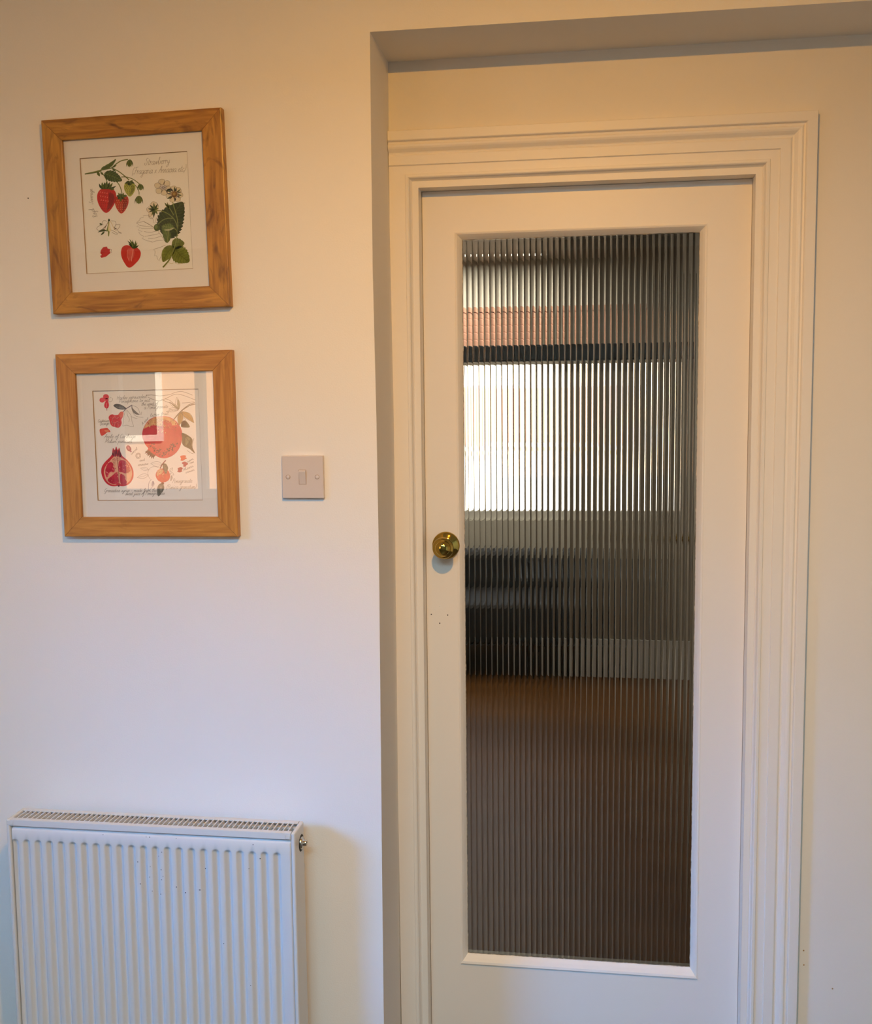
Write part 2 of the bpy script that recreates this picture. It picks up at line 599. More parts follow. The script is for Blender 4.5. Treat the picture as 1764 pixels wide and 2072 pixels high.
# knob on its rose
KX, KZ = .1055, 1.2272
kn = lathe('door_knob', [(0, .0625), (.006, .0622), (.011, .0606), (.0155, .0570), (.0175, .0540), (.0182, .0522), (.0205, .0516), (.0222, .0500),
                         (.0232, .0470), (.0228, .0440), (.0205, .0410), (.0150, .0370), (.0110, .0330), (.0095, .0280), (.0095, .0180),
                         (.0120, .0120)], M['brass'], door, (KX, DY, KZ))
kn['label'] = 'polished brass door knob'
lathe('rose', [(.0115, .0130), (.0145, .0125), (.0190, .0100), (.0240, .0078), (.0275, .0062), (.0292, .0050), (.0302, .0030), (.0302, 0)],
      M['brass'], kn)
for (x, z, m_) in ((.0712, 1.0734, 'black'), (.1075, 1.0724, 'black'), (.0897, 1.0538, 'black'), (.0901, 1.0925, 'white')):
    lathe('screw_hole', [(0, .0004), (.0012, .0004), (.0014, 0)], M[m_], door, (x, DY, z), 10)

# ------------------------------------------------------------------ light switch
sw = tag(empty('light_switch', (-.1496, 0, 2.345 - .9952)), 'small square white light switch beside the lower picture', 'light switch')
bm = bmesh.new()
add_box(bm, (-.043, -.009, 0), (.043, -.0001, .086))
for v in bm.verts:
    if v.co.y < -.005:
        v.co.x *= .985
        v.co.z = .043 + (v.co.z - .043) * .985
from_bm('face_plate', bm, M['plate'], sw, bevel=.0016, seg=3)
bm = bmesh.new()
vs = []
for x in (-.0069, .0069):
    vs.append([bm.verts.new((x, y, z)) for y, z in ((-.0085, .0292), (-.0093, .0292), (-.0093, .0300), (-.0125, .0545), (-.0092, .0570), (-.0085, .0570))])
for i in range(6):
    j = (i + 1) % 6
    bm.faces.new((vs[0][i], vs[0][j], vs[1][j], vs[1][i]))
bm.faces.new(vs[0][::-1]); bm.faces.new(vs[1])
from_bm('rocker', bm, M['plate'], sw, bevel=.0004, seg=2)
boxes('rocker_gap', [((-.0077, -.00915, .0284), (-.0071, -.0088, .0576)), ((.0071, -.00915, .0284), (.0077, -.0088, .0576)),
                     ((-.0077, -.00915, .0284), (.0077, -.0088, .0290)), ((-.0077, -.00915, .0571), (.0077, -.0088, .0577))], M['core'], sw)
for s in (-1, 1):
    lathe('screw_cap', [(0, .0005), (.0036, .0005), (.0039, .0003), (.0040, .0000)], M['plate'], sw, (s * .0298, -.009, .0432), 28)
    lathe('cap_rim', [(.0038, .0002), (.0046, .0002), (.0046, 0)], M['core'], sw, (s * .0298, -.009, .0432), 28)

# ------------------------------------------------------------------ radiator
RX0, RX1, RZ1, RZ0 = -.7705, -.1570, .6935, .095
RYF, RYB = -.100, -.038
rad = tag(empty('radiator', (0, 0, 0)), 'white ribbed panel radiator with top grille on the wall', 'radiator')
PX0, PX1 = RX0 + .0095, RX1 - .0095
PZ1 = RZ1 - .0165
ng, gp = 23, .02539
g0 = -.7540
gz1, gz0 = .6525, RZ0 + .045
hw = .0088
R_DEP = .0068
bm = bmesh.new()
xs = []
x = g0 - gp / 2
pts_x = [PX0, PX0 + .0015, PX0 + .003]
for g in range(ng):
    c = g0 + g * gp
    for t in (-1, -.82, -.64, -.46, -.28, -.1, .1, .28, .46, .64, .82, 1):
        pts_x.append(c + t * hw)
pts_x += [PX1 - .003, PX1 - .0015, PX1]
pts_x = sorted(v for v in pts_x if PX0 <= v <= PX1)
pts_z = [RZ0, RZ0 + .004]
pts_z += [gz0 + hw * t for t in (0, .2, .4, .6, .8, 1)]
pts_z += [gz1 - hw * t for t in (1, .8, .6, .4, .2, 0)]
pts_z += [PZ1 - .0065, PZ1 - .0045, PZ1 - .0025, PZ1]
edge_in = {PZ1 - .0045: .001, PZ1 - .0025: .003, PZ1: .0075}
grid = []
for z in pts_z:
    row = []
    for xx in pts_x:
        k = round((xx - g0) / gp)
        k = min(max(k, 0), ng - 1)
        c = g0 + k * gp
        zc = min(max(z, gz0 + hw), gz1 - hw)
        r = math.hypot(xx - c, z - zc) / hw
        dep = 0
        if r < 1:
            dep = R_DEP * (0.5 + 0.5 * math.cos(math.pi * r)) ** .85
        dep += edge_in.get(z, 0)
        if xx in (PX0, PX1):
            dep += .004
        row.append(bm.verts.new((xx, RYF + .002 + dep, z)))
    grid.append(row)
for i in range(len(pts_z) - 1):
    for j in range(len(pts_x) - 1):
        bm.faces.new((grid[i][j], grid[i][j + 1], grid[i + 1][j + 1], grid[i + 1][j]))
from_bm('front_panel', bm, M['rad'], rad, smooth=True)
box('rear_panel', (PX0, RYB - .002, RZ0), (PX1, RYB + .006, PZ1), M['rad'], rad)
# convector fins behind the grille
bm = bmesh.new()
nf = 62
for k in range(nf):
    xx = PX0 + .012 + (PX1 - PX0 - .024) * k / (nf - 1)
    add_box(bm, (xx - .0004, RYF + .016, RZ0 + .02), (xx + .0004, RYB - .004, PZ1 - .006))
o = from_bm('convector_fins', bm, M['rad_in'], rad)
# end covers
for side, (xa, xb) in (('l', (RX0, RX0 + .0085)), ('r', (RX1 - .0085, RX1))):
    c = box('end_cover', (xa, RYF, RZ0), (xb, RYB + .004, RZ1), M['rad'], rad, bevel=.0035, seg=3)
# top grille
gr = boxes('top_grille', [((RX0 + .0088, RYF, RZ1 - .0130), (RX1 - .0088, RYF + .0016, RZ1 - .001)),
                          ((RX0 + .0088, RYF + .0006, RZ1 - .0026), (RX1 - .0088, RYF + .0120, RZ1 - .0006)),
                          ((RX0 + .0088, RYB - .010, RZ1 - .0026), (RX1 - .0088, RYB + .003, RZ1 - .0006)),
                          ((RX0 + .0088, RYB + .0015, RZ1 - .012), (RX1 - .0088, RYB + .003, RZ1 - .001))], M['rad'], rad)
nb = 56
bme = None
for k in range(nb):
    xx = RX0 + .0175 + (RX1 - RX0 - .035) * k / (nb - 1)
    if bme is None:
        b_ = box('grille_bar', (-.0011, RYF + .0115, -.0065), (.0011, RYB - .0095, -.0008), M['rad'], gr, loc=(xx, 0, RZ1))
        bme = b_.data
    else:
        b_ = bpy.data.objects.new('grille_bar', bme)
        COL.objects.link(b_)
        b_.parent = gr
        b_.location = (xx, 0, RZ1)
# little clip caps at the ends of the front lip
box('clip', (RX1 - .0205, RYF - .0008, RZ1 - .0125), (RX1 - .0100, RYF + .001, RZ1 - .0050), M['rad'], rad, bevel=.0018, seg=3)
box('clip', (RX0 + .0020, RYF - .0006, RZ1 - .0115), (RX0 + .0160, RYF + .001, RZ1 - .0020), M['rad'], rad, bevel=.0014, seg=2)
# bleed valve in the right end cover
VY, VZ = -.0560, .6560
vh = lathe('valve_recess', [(0, .0003), (.0170, .0003), (.0172, 0)], M['black'], rad, (RX1, VY, VZ), 28, axis='X')
v1 = lathe('bleed_valve', [(0, .0090), (.0035, .0090), (.0036, .0115), (.0058, .0115), (.0062, .0105), (.0062, .0050), (.0110, .0045), (.0125, .0030), (.0128, .0004)],
           M['nickel'], rad, (RX1, VY, VZ), 20, axis='X')
box('valve_pin', (.0088, -.0018, -.0018), (.0100, .0018, .0018), M['black'], v1)
for xx in (RX0 + .12, RX1 - .12):
    box('wall_bracket', (xx - .015, RYB + .005, RZ0 + .05), (xx + .015, -.0005, RZ1 - .06), M['rad'], rad)
# dark chips in the enamel
chips = [(566 / 2.673, 1676), (801 / 2.673, 1679), (820 / 2.673, 1668), (963 / 2.673, 1681), (1371 / 2.673, 1707), (882 / 2.673, 1724), (863 / 2.673, 1733),
         (750 / 2.673, 1744), (817 / 2.673, 1753), (875 / 2.673, 1759), (812 / 2.673, 1774), (884 / 2.673, 1772), (875 / 2.673, 1779), (759 / 2.673, 1788),
         (823 / 2.673, 1802), (868 / 2.673, 1808), (955 / 2.673, 1793), (1002 / 2.673, 1804), (1078 / 2.673, 1798), (1083 / 2.673, 1798), (1108 / 2.673, 1758),
         (1345 / 2.673, 1754), (1406 / 2.673, 1734), (1199 / 2.673, 1904), (1336 / 2.673, 1987)]
bm = bmesh.new()
for px, py in chips:
    # picture-plane survey of the chips carried onto the panel's face
    fx = (px - 20.0) / (581.0 - 20.0)
    xx = -.7617 + fx * (-.1724 + .7617)
    zz_ = 2.345 - 1.6527 - (py - (1662 + fx * 22)) * .001055
    k = min(max(round((xx - g0) / gp), 0), ng - 1)
    r = abs(xx - (g0 + k * gp)) / hw
    dep = R_DEP * (0.5 + 0.5 * math.cos(math.pi * r)) ** .85 if (r < 1 and zz_ < gz1 - hw) else 0
    if zz_ > PZ1 - .004:
        zz_ = PZ1 - .007
    s = random.uniform(.0006, .0010)
    add_box(bm, (xx - s, RYF + .0017 + dep, zz_ - s), (xx + s, RYF + .0032 + dep, zz_ + s))
ch = from_bm('enamel_chips', bm, M['black'], rad)
ch['kind'] = 'stuff'

# ------------------------------------------------------------------ pictures
INK = {}


def ink(h, var=.10, scale=90):
    k = (h, var)
    if k not in INK:
        INK[k] = mat('print_ink_' + h, srgb(h), .8, var=var, vscale=scale, spec=.2)
    return INK[k]


def cr(pts, closed=False, n=6):
    out = []
    N = len(pts)
    if N < 3:
        return list(pts)
    rng = range(N if closed else N - 1)
    for i in rng:
        p = [pts[(i + k - 1) % N] if closed else pts[min(max(i + k - 1, 0), N - 1)] for k in range(4)]
        for s in range(n):
            t = s / n
            out.append(tuple(.5 * (2 * p[1][a] + (p[2][a] - p[0][a]) * t + (2 * p[0][a] - 5 * p[1][a] + 4 * p[2][a] - p[3][a]) * t * t
                                   + (3 * p[1][a] - p[0][a] - 3 * p[2][a] + p[3][a]) * t ** 3) for a in (0, 1)))
    if not closed:
        out.append(tuple(pts[-1]))
    return out


class Print:
    """flat print on paper; shapes are given in the plate's own drawing units and mapped to metres"""

    def __init__(self, quad, w, h):
        self.q = quad
        self.w, self.h = w, h
        (x0, y0), (x1, y1), (x2, y2), (x3, y3) = quad
        import numpy as np
        A, b = [], []
        for (x, y), (u, v) in zip(quad, ((-w / 2, h / 2), (w / 2, h / 2), (w / 2, -h / 2), (-w / 2, -h / 2))):
            A += [[x, y, 1, 0, 0, 0, -u * x, -u * y], [0, 0, 0, x, y, 1, -v * x, -v * y]]
            b += [u, v]
        self.H = np.linalg.solve(np.array(A, float), np.array(b, float))
        self.parts = {}
        self.order = []

    def m(self, p):
        H = self.H
        k = H[6] * p[0] + H[7] * p[1] + 1
        return ((H[0] * p[0] + H[1] * p[1] + H[2]) / k, (H[3] * p[0] + H[4] * p[1] + H[5]) / k)

    def part(self, name):
        if name not in self.parts:
            self.parts[name] = dict(v=[], f=[], mi=[], mats=[])
            self.order.append(name)
        return self.parts[name]

    def _mi(self, d, m):
        if m not in d['mats']:
            d['mats'].append(m)
        return d['mats'].index(m)

    def fill(self, name, color, pts, lay=1, smooth=True, var=.12):
        d = self.part(name)
        if smooth:
            pts = cr(pts, True, 5)
        q = [self.m(p) for p in pts]
        base = len(d['v'])
        y = -lay * .00004
        d['v'] += [(a, y, b) for a, b in q]
        mi = self._mi(d, ink(color, var))
        for t in tessellate_polygon([[Vector((a, b, 0)) for a, b in q]]):
            d['f'].append([base + i for i in t])
            d['mi'].append(mi)

    def line(self, name, color, pts, w=5, lay=6, smooth=True, taper=False):
        d = self.part(name)
        if smooth and len(pts) > 2:
            pts = cr(pts, False, 5)
        mi = self._mi(d, ink(color, 0))
        L, Rr_ = [], []
        n = len(pts)
        for i, p in enumerate(pts):
            a = pts[max(i - 1, 0)]
            b = pts[min(i + 1, n - 1)]
            dx, dy = b[0] - a[0], b[1] - a[1]
            l = math.hypot(dx, dy) or 1
            ww = w / 2 * ((1 - .85 * i / (n - 1)) if taper else 1)
            L.append((p[0] - dy / l * ww, p[1] + dx / l * ww))
            Rr_.append((p[0] + dy / l * ww, p[1] - dx / l * ww))
        base = len(d['v'])
        y = -lay * .00004
        for a, b in zip(L, Rr_):
            for c in (a, b):
                u, v = self.m(c)
                d['v'].append((u, y, v))
        for i in range(n - 1):
            d['f'].append([base + 2 * i, base + 2 * i + 1, base + 2 * i + 3, base + 2 * i + 2])
            d['mi'].append(mi)

    def ell(self, name, color, c, rx, ry, rot=0, lay=2, n=18, var=.12):
        ca, sa = math.cos(rot), math.sin(rot)
        self.fill(name, color, [(c[0] + rx * math.cos(t) * ca - ry * math.sin(t) * sa, c[1] + rx * math.cos(t) * sa + ry * math.sin(t) * ca)
                                for t in [2 * math.pi * k / n for k in range(n)]], lay, False, var)

    def spike(self, name, color, a, b, w, lay=3, bend=0.0):
        """a pointed sepal or small plain leaf from a to b"""
        dx, dy = b[0] - a[0], b[1] - a[1]
        l = math.hypot(dx, dy)
        ux, uy = dx / l, dy / l
        L, Rr_ = [], []
        for t, k in ((0, .35), (.2, .8), (.4, 1), (.6, .85), (.8, .5), (1, 0.04)):
            o = bend * l * math.sin(math.pi * t)
            cx, cy = a[0] + dx * t - uy * o, a[1] + dy * t + ux * o
            L.append((cx - uy * w / 2 * k, cy + ux * w / 2 * k))
            Rr_.append((cx + uy * w / 2 * k, cy - ux * w / 2 * k))
        self.fill(name, color, L + Rr_[::-1], lay, False)

    def outline_leaf(self, name, color, a, b, w, width=4, bend=0.0, vein=True):
        dx, dy = b[0] - a[0], b[1] - a[1]
        l = math.hypot(dx, dy)
        ux, uy = dx / l, dy / l
        for s in (-1, 1):
            pts = []
            for t, k in ((0, 0), (.25, .8), (.5, 1), (.75, .6), (1, 0)):
                o = bend * l * math.sin(math.pi * t) + s * w / 2 * k
                pts.append((a[0] + dx * t - uy * o, a[1] + dy * t + ux * o))
            self.line(name, color, pts, width)
        if vein:
            self.line(name, color, [a, (a[0] + dx * .5 - uy * bend * l, a[1] + dy * .5 + ux * bend * l), (a[0] + dx * .85, a[1] + dy * .85)], width * .7)

    def toothed(self, name, color, a, b, w, teeth=7, lay=2, vein=None, bend=0.0, depth=.16, fillit=True, lw=4):
        dx, dy = b[0] - a[0], b[1] - a[1]
        l = math.hypot(dx, dy)
        ux, uy = dx / l, dy / l

        def at(t, off):
            o = bend * l * math.sin(math.pi * t) + off
            return (a[0] + dx * t - uy * o, a[1] + dy * t + ux * o)

        def wid(t):
            return w / 2 * (math.sin(math.pi * min(1, t ** .75)) ** .7 if t < 1 else 0)
        sides = []
        for s in (-1, 1):
            pts = [at(0, 0)]
            for k in range(teeth):
                t0, t1 = (k + .35) / (teeth + .3), (k + 1) / (teeth + .3)
                pts.append(at(t0, s * wid(t0) * (1 - depth * .3)))
                pts.append(at(t1, s * (wid(t1) * (1 + depth * .4))))
                pts.append(at(t1 + .01, s * wid(t1) * (1 - depth)))
            pts.append(at(1, 0))
            sides.append(pts)
        loop = sides[0] + sides[1][::-1][1:-1]
        if fillit:
            self.fill(name, color, loop, lay, False, .25)
        else:
            self.line(name, color, loop + [loop[0]], lw, smooth=False)
        if vein:
            self.line(name, vein, [at(.02, 0), at(.5, 0), at(.95, 0)], 6, lay + 2)
            for k in range(1, teeth):
                t = k / (teeth + .3)
                for s in (-1, 1):
                    self.line(name, vein, [at(t, 0), at(min(t + .10, 1), s * wid(t) * .5), at(min(t + .16, 1), s * wid(min(t + .16, .98)) * .9)], 4, lay + 2)

    def text(self, s, a, b, xh, color='#6a5c4e', w=3.4, name='lettering'):
        """script lettering on the baseline a-b; xh = x-height"""
        self.nt = getattr(self, 'nt', 0) + 1
        name = name + str(self.nt)
        wd = sum(GL[c][0] if c in GL else .7 for c in s)
        dx, dy = b[0] - a[0], b[1] - a[1]
        l = math.hypot(dx, dy)
        ux, uy = dx / l, dy / l
        sx = l / wd
        X = 0
        for c in s:
            if c in GL:
                for st in GL[c][1]:
                    pts = []
                    for gx, gy_ in st:
                        px = (X + gx) * sx + gy_ * xh * .28
                        py = gy_ * xh
                        pts.append((a[0] + ux * px + uy * py, a[1] + uy * px - ux * py))
                    self.line(name, color, pts, w, 7)
            X += GL[c][0] if c in GL else .7

    def build(self, parent):
        for nm in self.order:
            d = self.parts[nm]
            me = bpy.data.meshes.new(nm)
            me.from_pydata(d['v'], [], d['f'])
            o = link(nm.rstrip('0123456789'), me, d['mats'], parent)
            me.polygons.foreach_set('material_index', d['mi'])
            me.update()


GL = {
    'a': (1.05, [[(.8, .85), (.45, 1), (.08, .6), (.15, .1), (.5, .05), (.8, .6), (.82, .95), (.8, .3), (.92, 0), (1.1, .2)]]),
    'b': (.95, [[(0, .4), (.25, 1.5), (.35, 2), (.15, 1.9), (.1, .9), (.2, .1), (.5, 0), (.8, .4), (.7, .9), (1, .85)]]),
    'c': (.85, [[(.75, .85), (.45, 1), (.1, .6), (.15, .1), (.5, 0), (.9, .3)]]),
    'd': (1.1, [[(.8, .85), (.45, 1), (.08, .55), (.2, .05), (.5, .1), (.8, .7), (.95, 2), (.85, .6), (.95, .02), (1.15, .2)]]),
    'e': (.85, [[(.1, .45), (.5, .6), (.7, .85), (.45, 1), (.12, .65), (.2, .1), (.5, 0), (.9, .3)]]),
    'f': (.7, [[(.2, .6), (.55, 1.5), (.6, 1.95), (.4, 1.9), (.3, 1), (.25, -.4), (.1, -1), (-.05, -.8), (.3, 0), (.7, .5)], [(.05, 1), (.6, 1.05)]]),
    'g': (1.05, [[(.8, .85), (.45, 1), (.08, .6), (.15, .15), (.5, .1), (.8, .6), (.85, 1), (.75, -.5), (.45, -1), (.15, -.8), (.5, -.2), (1.1, .3)]]),
    'h': (.95, [[(0, .3), (.35, 1.6), (.35, 2), (.15, 1.8), (.1, 0)], [(.1, .4), (.4, .95), (.65, .9), (.65, .2), (.8, 0), (1, .25)]]),
    'i': (.5, [[(.1, .9), (.12, .2), (.3, 0), (.5, .25)], [(.2, 1.4), (.26, 1.5)]]),
    'j': (.5, [[(.3, .9), (.3, -.5), (.1, -1), (-.2, -.7), (.5, .2)], [(.35, 1.4), (.4, 1.5)]]),
    'l': (.5, [[(0, .3), (.35, 1.5), (.38, 1.95), (.18, 1.85), (.1, .5), (.25, 0), (.5, .25)]]),
    'm': (1.3, [[(0, .9), (.1, 0)], [(.1, .5), (.35, .98), (.5, .8), (.5, 0)], [(.5, .5), (.78, .98), (.95, .8), (.95, .15), (1.1, 0), (1.3, .25)]]),
    'n': (.95, [[(0, .9), (.1, 0)], [(.1, .5), (.4, .98), (.6, .8), (.6, .15), (.75, 0), (.95, .25)]]),
    'o': (.95, [[(.5, 1), (.12, .7), (.15, .1), (.5, 0), (.8, .4), (.7, .9), (.45, 1), (.6, .8), (1, .9)]]),
    'p': (.9, [[(.05, .9), (.12, .3), (0, -1)], [(.08, .4), (.4, .98), (.75, .7), (.6, .1), (.2, .1)]]),
    'r': (.7, [[(0, .8), (.15, 1), (.15, 0)], [(.15, .5), (.4, .95), (.65, .85)]]),
    's': (.7, [[(0, .1), (.4, 1), (.55, .45), (.4, 0), (.1, .1)]]),
    't': (.6, [[(.3, 1.7), (.15, .4), (.3, 0), (.6, .25)], [(0, 1.15), (.6, 1.2)]]),
    'u': (1.0, [[(.05, .95), (.08, .25), (.3, 0), (.6, .3), (.7, .95), (.7, .2), (.85, 0), (1.05, .25)]]),
    'v': (.8, [[(.05, .95), (.3, 0), (.65, .95), (.8, .85)]]),
    'w': (1.2, [[(.05, .95), (.2, .05), (.55, .8), (.75, .05), (1.05, .95), (1.2, .85)]]),
    'x': (.8, [[(.05, .95), (.65, 0)], [(.65, .95), (.05, 0)]]),
    'y': (.95, [[(.05, .95), (.1, .35), (.35, .15), (.7, .5), (.75, .95), (.65, -.5), (.3, -1), (.05, -.8), (.5, -.2), (1, .3)]]),
    'z': (.8, [[(.05, .95), (.65, .95), (.1, 0), (.8, .1)]]),
    'S': (1.2, [[(1, 1.7), (.7, 2), (.35, 1.6), (.8, .8), (.6, .05), (.1, .1), (0, .5), (.2, .6)]]),
    'F': (1.2, [[(.1, 1.7), (.5, 1.95), (1.3, 2)], [(.75, 1.95), (.45, .3), (.15, 0), (0, .25)], [(.35, 1), (.95, 1.1)]]),
    'A': (1.2, [[(0, 0), (.3, .4), (.85, 2), (.95, 0)], [(.25, .8), (1.05, .85)]]),
    'H': (1.2, [[(.2, 1.9), (.15, 0)], [(1, 2), (.9, 0)], [(.1, 1), (1, 1.05)]]),
    'P': (1.05, [[(.25, 1.8), (.15, 0)], [(.05, 1.7), (.6, 2), (1, 1.6), (.75, 1.1), (.3, 1)]]),
    'C': (1.1, [[(1, 1.7), (.7, 2), (.15, 1.3), (.15, .3), (.6, 0), (1, .4)]]),
    'M': (1.4, [[(0, 0), (.25, 1.9), (.6, .4), (1.05, 1.95), (1.2, 0)]]),
    'O': (1.2, [[(.6, 2), (.1, 1.3), (.2, .2), (.6, 0), (1.05, .7), (.9, 1.7), (.6, 2)]]),
    'G': (1.2, [[(1, 1.6), (.7, 2), (.15, 1.2), (.2, .2), (.6, 0), (.9, .5), (.95, 1), (.85, -.6), (.5, -.9), (.2, -.6)]]),
    'R': (1.15, [[(.25, 1.9), (.15, 0)], [(.05, 1.7), (.6, 2), (.95, 1.55), (.3, 1.05), (1, 0)]]),
    '(': (.6, [[(.5, 2.1), (.1, 1), (.2, -.4)]]),
    ')': (.6, [[(.2, 2.1), (.5, 1), (.0, -.4)]]),
    '-': (.8, [[(.1, .55), (.6, .55)]]),
}


def picture(name, label, cx, zc, W, H, rot, rw, pw, ph, wmat, pmat, drawing, dx=0, dz=0):
    th = .018
    e = tag(empty(name, (cx, 0, zc - H / 2), (0, -rot, 0)), label, 'picture', 'framed fruit prints')
    pr = [(0, 0), (0, th - .0022), (.0006, th - .0007), (.0022, th), (rw - .0016, th), (rw - .0004, th - .0006), (rw, th - .002), (rw, 0)]
    bar('frame_rail', pr, .0003, W - .0003, 1, 1, wmat, e, TOP((W / 2, 0, H)))
    bar('frame_rail', pr, .0003, H - .0003, 1, 1, wmat, e, LEFT((-W / 2, 0, H)))
    bar('frame_rail', pr, .0003, W - .0003, 1, 1, wmat, e, BOTTOM((-W / 2, 0, 0)))
    bar('frame_rail', pr, .0003, H - .0003, 1, 1, wmat, e, RIGHT((W / 2, 0, 0)))
    iw, ih = W - 2 * rw, H - 2 * rw
    z0, z1 = rw, H - rw
    box('backing_board', (-iw / 2, -.006, z0), (iw / 2, -.001, z1), M['core'], e)
    # mount with a bevelled window
    pcx, pcz = dx, H / 2 + dz
    bm = bmesh.new()
    yo, yi = -.0105, -.0085
    O_ = [bm.verts.new(v) for v in ((-iw / 2, yo, z0), (iw / 2, yo, z0), (iw / 2, yo, z1), (-iw / 2, yo, z1))]
    k = .0010
    I_ = [bm.verts.new((pcx + sx * (pw / 2 + k), yo, pcz + sz * (ph / 2 + k))) for sx, sz in ((-1, -1), (1, -1), (1, 1), (-1, 1))]
    J_ = [bm.verts.new((pcx + sx * pw / 2, yi, pcz + sz * ph / 2)) for sx, sz in ((-1, -1), (1, -1), (1, 1), (-1, 1))]
    for i in range(4):
        j = (i + 1) % 4
        bm.faces.new((O_[i], O_[j], I_[j], I_[i]))
        f = bm.faces.new((I_[i], I_[j], J_[j], J_[i]))
        f.material_index = 1
    mo = from_bm('mount', bm, [M['mount'], M['core']], e, recalc=False)
    p = box('print', (pcx - pw / 2 - .004, -.0080, pcz - ph / 2 - .004), (pcx + pw / 2 + .004, -.0062, pcz + ph / 2 + .004), pmat, e)
    holder = p
    drawing.build(p)
    for c in p.children:
        c.location = (pcx, -.0080, pcz)
    g = box('glass', (-iw / 2, -.0128, z0), (iw / 2, -.0113, z1), M['pane'], e)
    # the sheet of glass is modelled as its front face only at the sight size
    return e


# ---- strawberry plate -------------------------------------------------------
P1 = Print([(27, 150), (1622, 52), (1715, 1783), (155, 1862)], .2225, .2250)
GR, GD, GL_, GY = '#5d6b26', '#33421a', '#7c8436', '#8f9440'
st = 'stem'
P1.fill(st, '#6d7a30', [(92, 368), (250, 335), (330, 312), (345, 335), (250, 362), (95, 384)], 1, False)
P1.line(st, GD, [(92, 382), (250, 360), (345, 335)], 7, 3)
P1.line(st, '#66722c', [(330, 318), (420, 300), (495, 285), (560, 230), (640, 180), (740, 160)], 15, 2)
P1.line(st, GD, [(330, 326), (420, 308), (500, 292)], 6, 3)
P1.line(st, '#66722c', [(500, 288), (600, 340), (680, 400), (760, 470)], 14, 2)
P1.line(st, '#66722c', [(640, 425), (720, 425), (820, 460), (915, 530)], 12, 2)
P1.line(st, '#66722c', [(820, 520), (870, 570), (905, 640), (910, 690)], 11, 2)
P1.line(st, '#66722c', [(330, 350), (390, 410), (430, 500)], 12, 1)
P1.line(st, '#66722c', [(560, 480), (610, 540), (640, 610), (655, 670)], 13, 1)
P1.spike(st, '#55652a', (280, 345), (320, 415), 42, 2)
P1.spike(st, '#55652a', (505, 280), (570, 245), 26, 2)
P1.spike(st, '#55652a', (505, 295), (560, 345), 26, 2)
P1.spike(st, '#4d5c24', (330, 350), (375, 395), 32, 2)
P1.toothed('leaf1', '#5b6a2a', (335, 305), (562, 150), 70, 4, 3, GD, bend=.10)
P1.toothed('leaf2', '#3f4f20', (385, 370), (655, 480), 165, 7, 4, '#75823e', bend=-.02)
# flower buds
for i, (c, rx, ry, rot) in enumerate((((765, 215), 38, 55, 0.1), ((930, 575), 36, 48, -.3), ((908, 765), 48, 60, 0))):
    nm = 'bud%d' % (i + 1)
    P1.ell(nm, '#76803a', c, rx, ry, rot, 3)
    for k in range(5):
        t = (k - 2) / 2
        P1.spike(nm, ('#4a5722', '#5d6a2c')[k % 2], (c[0] + t * rx * .5, c[1] - ry * .8), (c[0] + t * rx * 1.25, c[1] + ry * (1.25 - .2 * abs(t))), 17, 4 + k % 2, bend=-.08 * t)


def berry(nm, color, dark, c, w, h, seeds, seedc, rows=9, tilt=0.0, cal=None):
    pts = []
    for t, k in ((0, .35), (.04, .62), (.14, .88), (.3, 1), (.5, .96), (.7, .76), (.86, .5), (.96, .26), (1, .06)):
        pts.append((k, t))
    L = [(c[0] - w / 2 * k + tilt * (t - .5) * h, c[1] - h / 2 + h * t) for k, t in pts]
    R_ = [(c[0] + w / 2 * k + tilt * (t - .5) * h, c[1] - h / 2 + h * t) for k, t in pts]
    P1.fill(nm, color, L + R_[::-1], 4, True, .22)
    # darker flank
    P1.fill(nm, dark, [(c[0] + w * .12, c[1] - h * .30), (c[0] + w * .36, c[1] - h * .25), (c[0] + w * .40, c[1]), (c[0] + w * .22, c[1] + h * .28), (c[0] + w * .02, c[1] + h * .40),
                       (c[0] + w * .10, c[1] + h * .05)], 5, True, .3)
    if seeds:
        for r in range(rows):
            t = (r + .7) / (rows + .6)
            wk = math.sin(math.pi * min(.98, (t * .8 + .18))) ** .75
            n = max(2, int(w * wk / 30))
            for q in range(n):
                u = (q + .5 + (.5 if r % 2 else 0)) / n * 2 - 1
                if abs(u) > .93:
                    continue
                P1.ell(nm, seedc, (c[0] + u * w / 2 * wk * .95 + tilt * (t - .5) * h, c[1] - h / 2 + t * h), 4.5, 6.5, 0, 7, 7, 0)


berry('strawberry1', '#c4241c', '#8f1412', (425, 775), 285, 370, True, '#7a100e', 10, -.02)
for r in range(12):
    P1.ell('strawberry1', '#e2705a', (330 + (r % 4) * 34 + (r // 4) * 8, 650 + (r // 4) * 60 + (r % 4) * 6), 8, 11, .4, 8, 8, 0)
for k, (b_, w_) in enumerate((((310, 520), 34), ((355, 500), 38), ((395, 500), 40), ((430, 480), 44), ((470, 500), 40), ((515, 510), 38), ((565, 560), 34), ((545, 605), 30), ((335, 560), 30))):
    P1.spike('strawberry1', ('#33451c', '#536328')[k % 2], (432 + (k - 4) * 15, 605), b_, w_, 9 + k % 2, bend=.1 * (k - 4) / 4)
berry('strawberry2', '#b83a22', '#8a1f14', (652, 830), 205, 280, True, '#dba060', 8, -.02)
for k, b_ in enumerate(((575, 700), (600, 660), (640, 665), (680, 660), (715, 690), (730, 700), (590, 760), (640, 800), (690, 760))):
    P1.spike('strawberry2', ('#33451c', '#5a6a2a')[k % 2], (652 + (k % 6 - 2.5) * 12, 725), b_, 34, 9 + k % 2)
berry('unripe_strawberry', '#a3a846', '#848a34', (770, 610), 170, 215, True, '#3c4018', 8, .03)
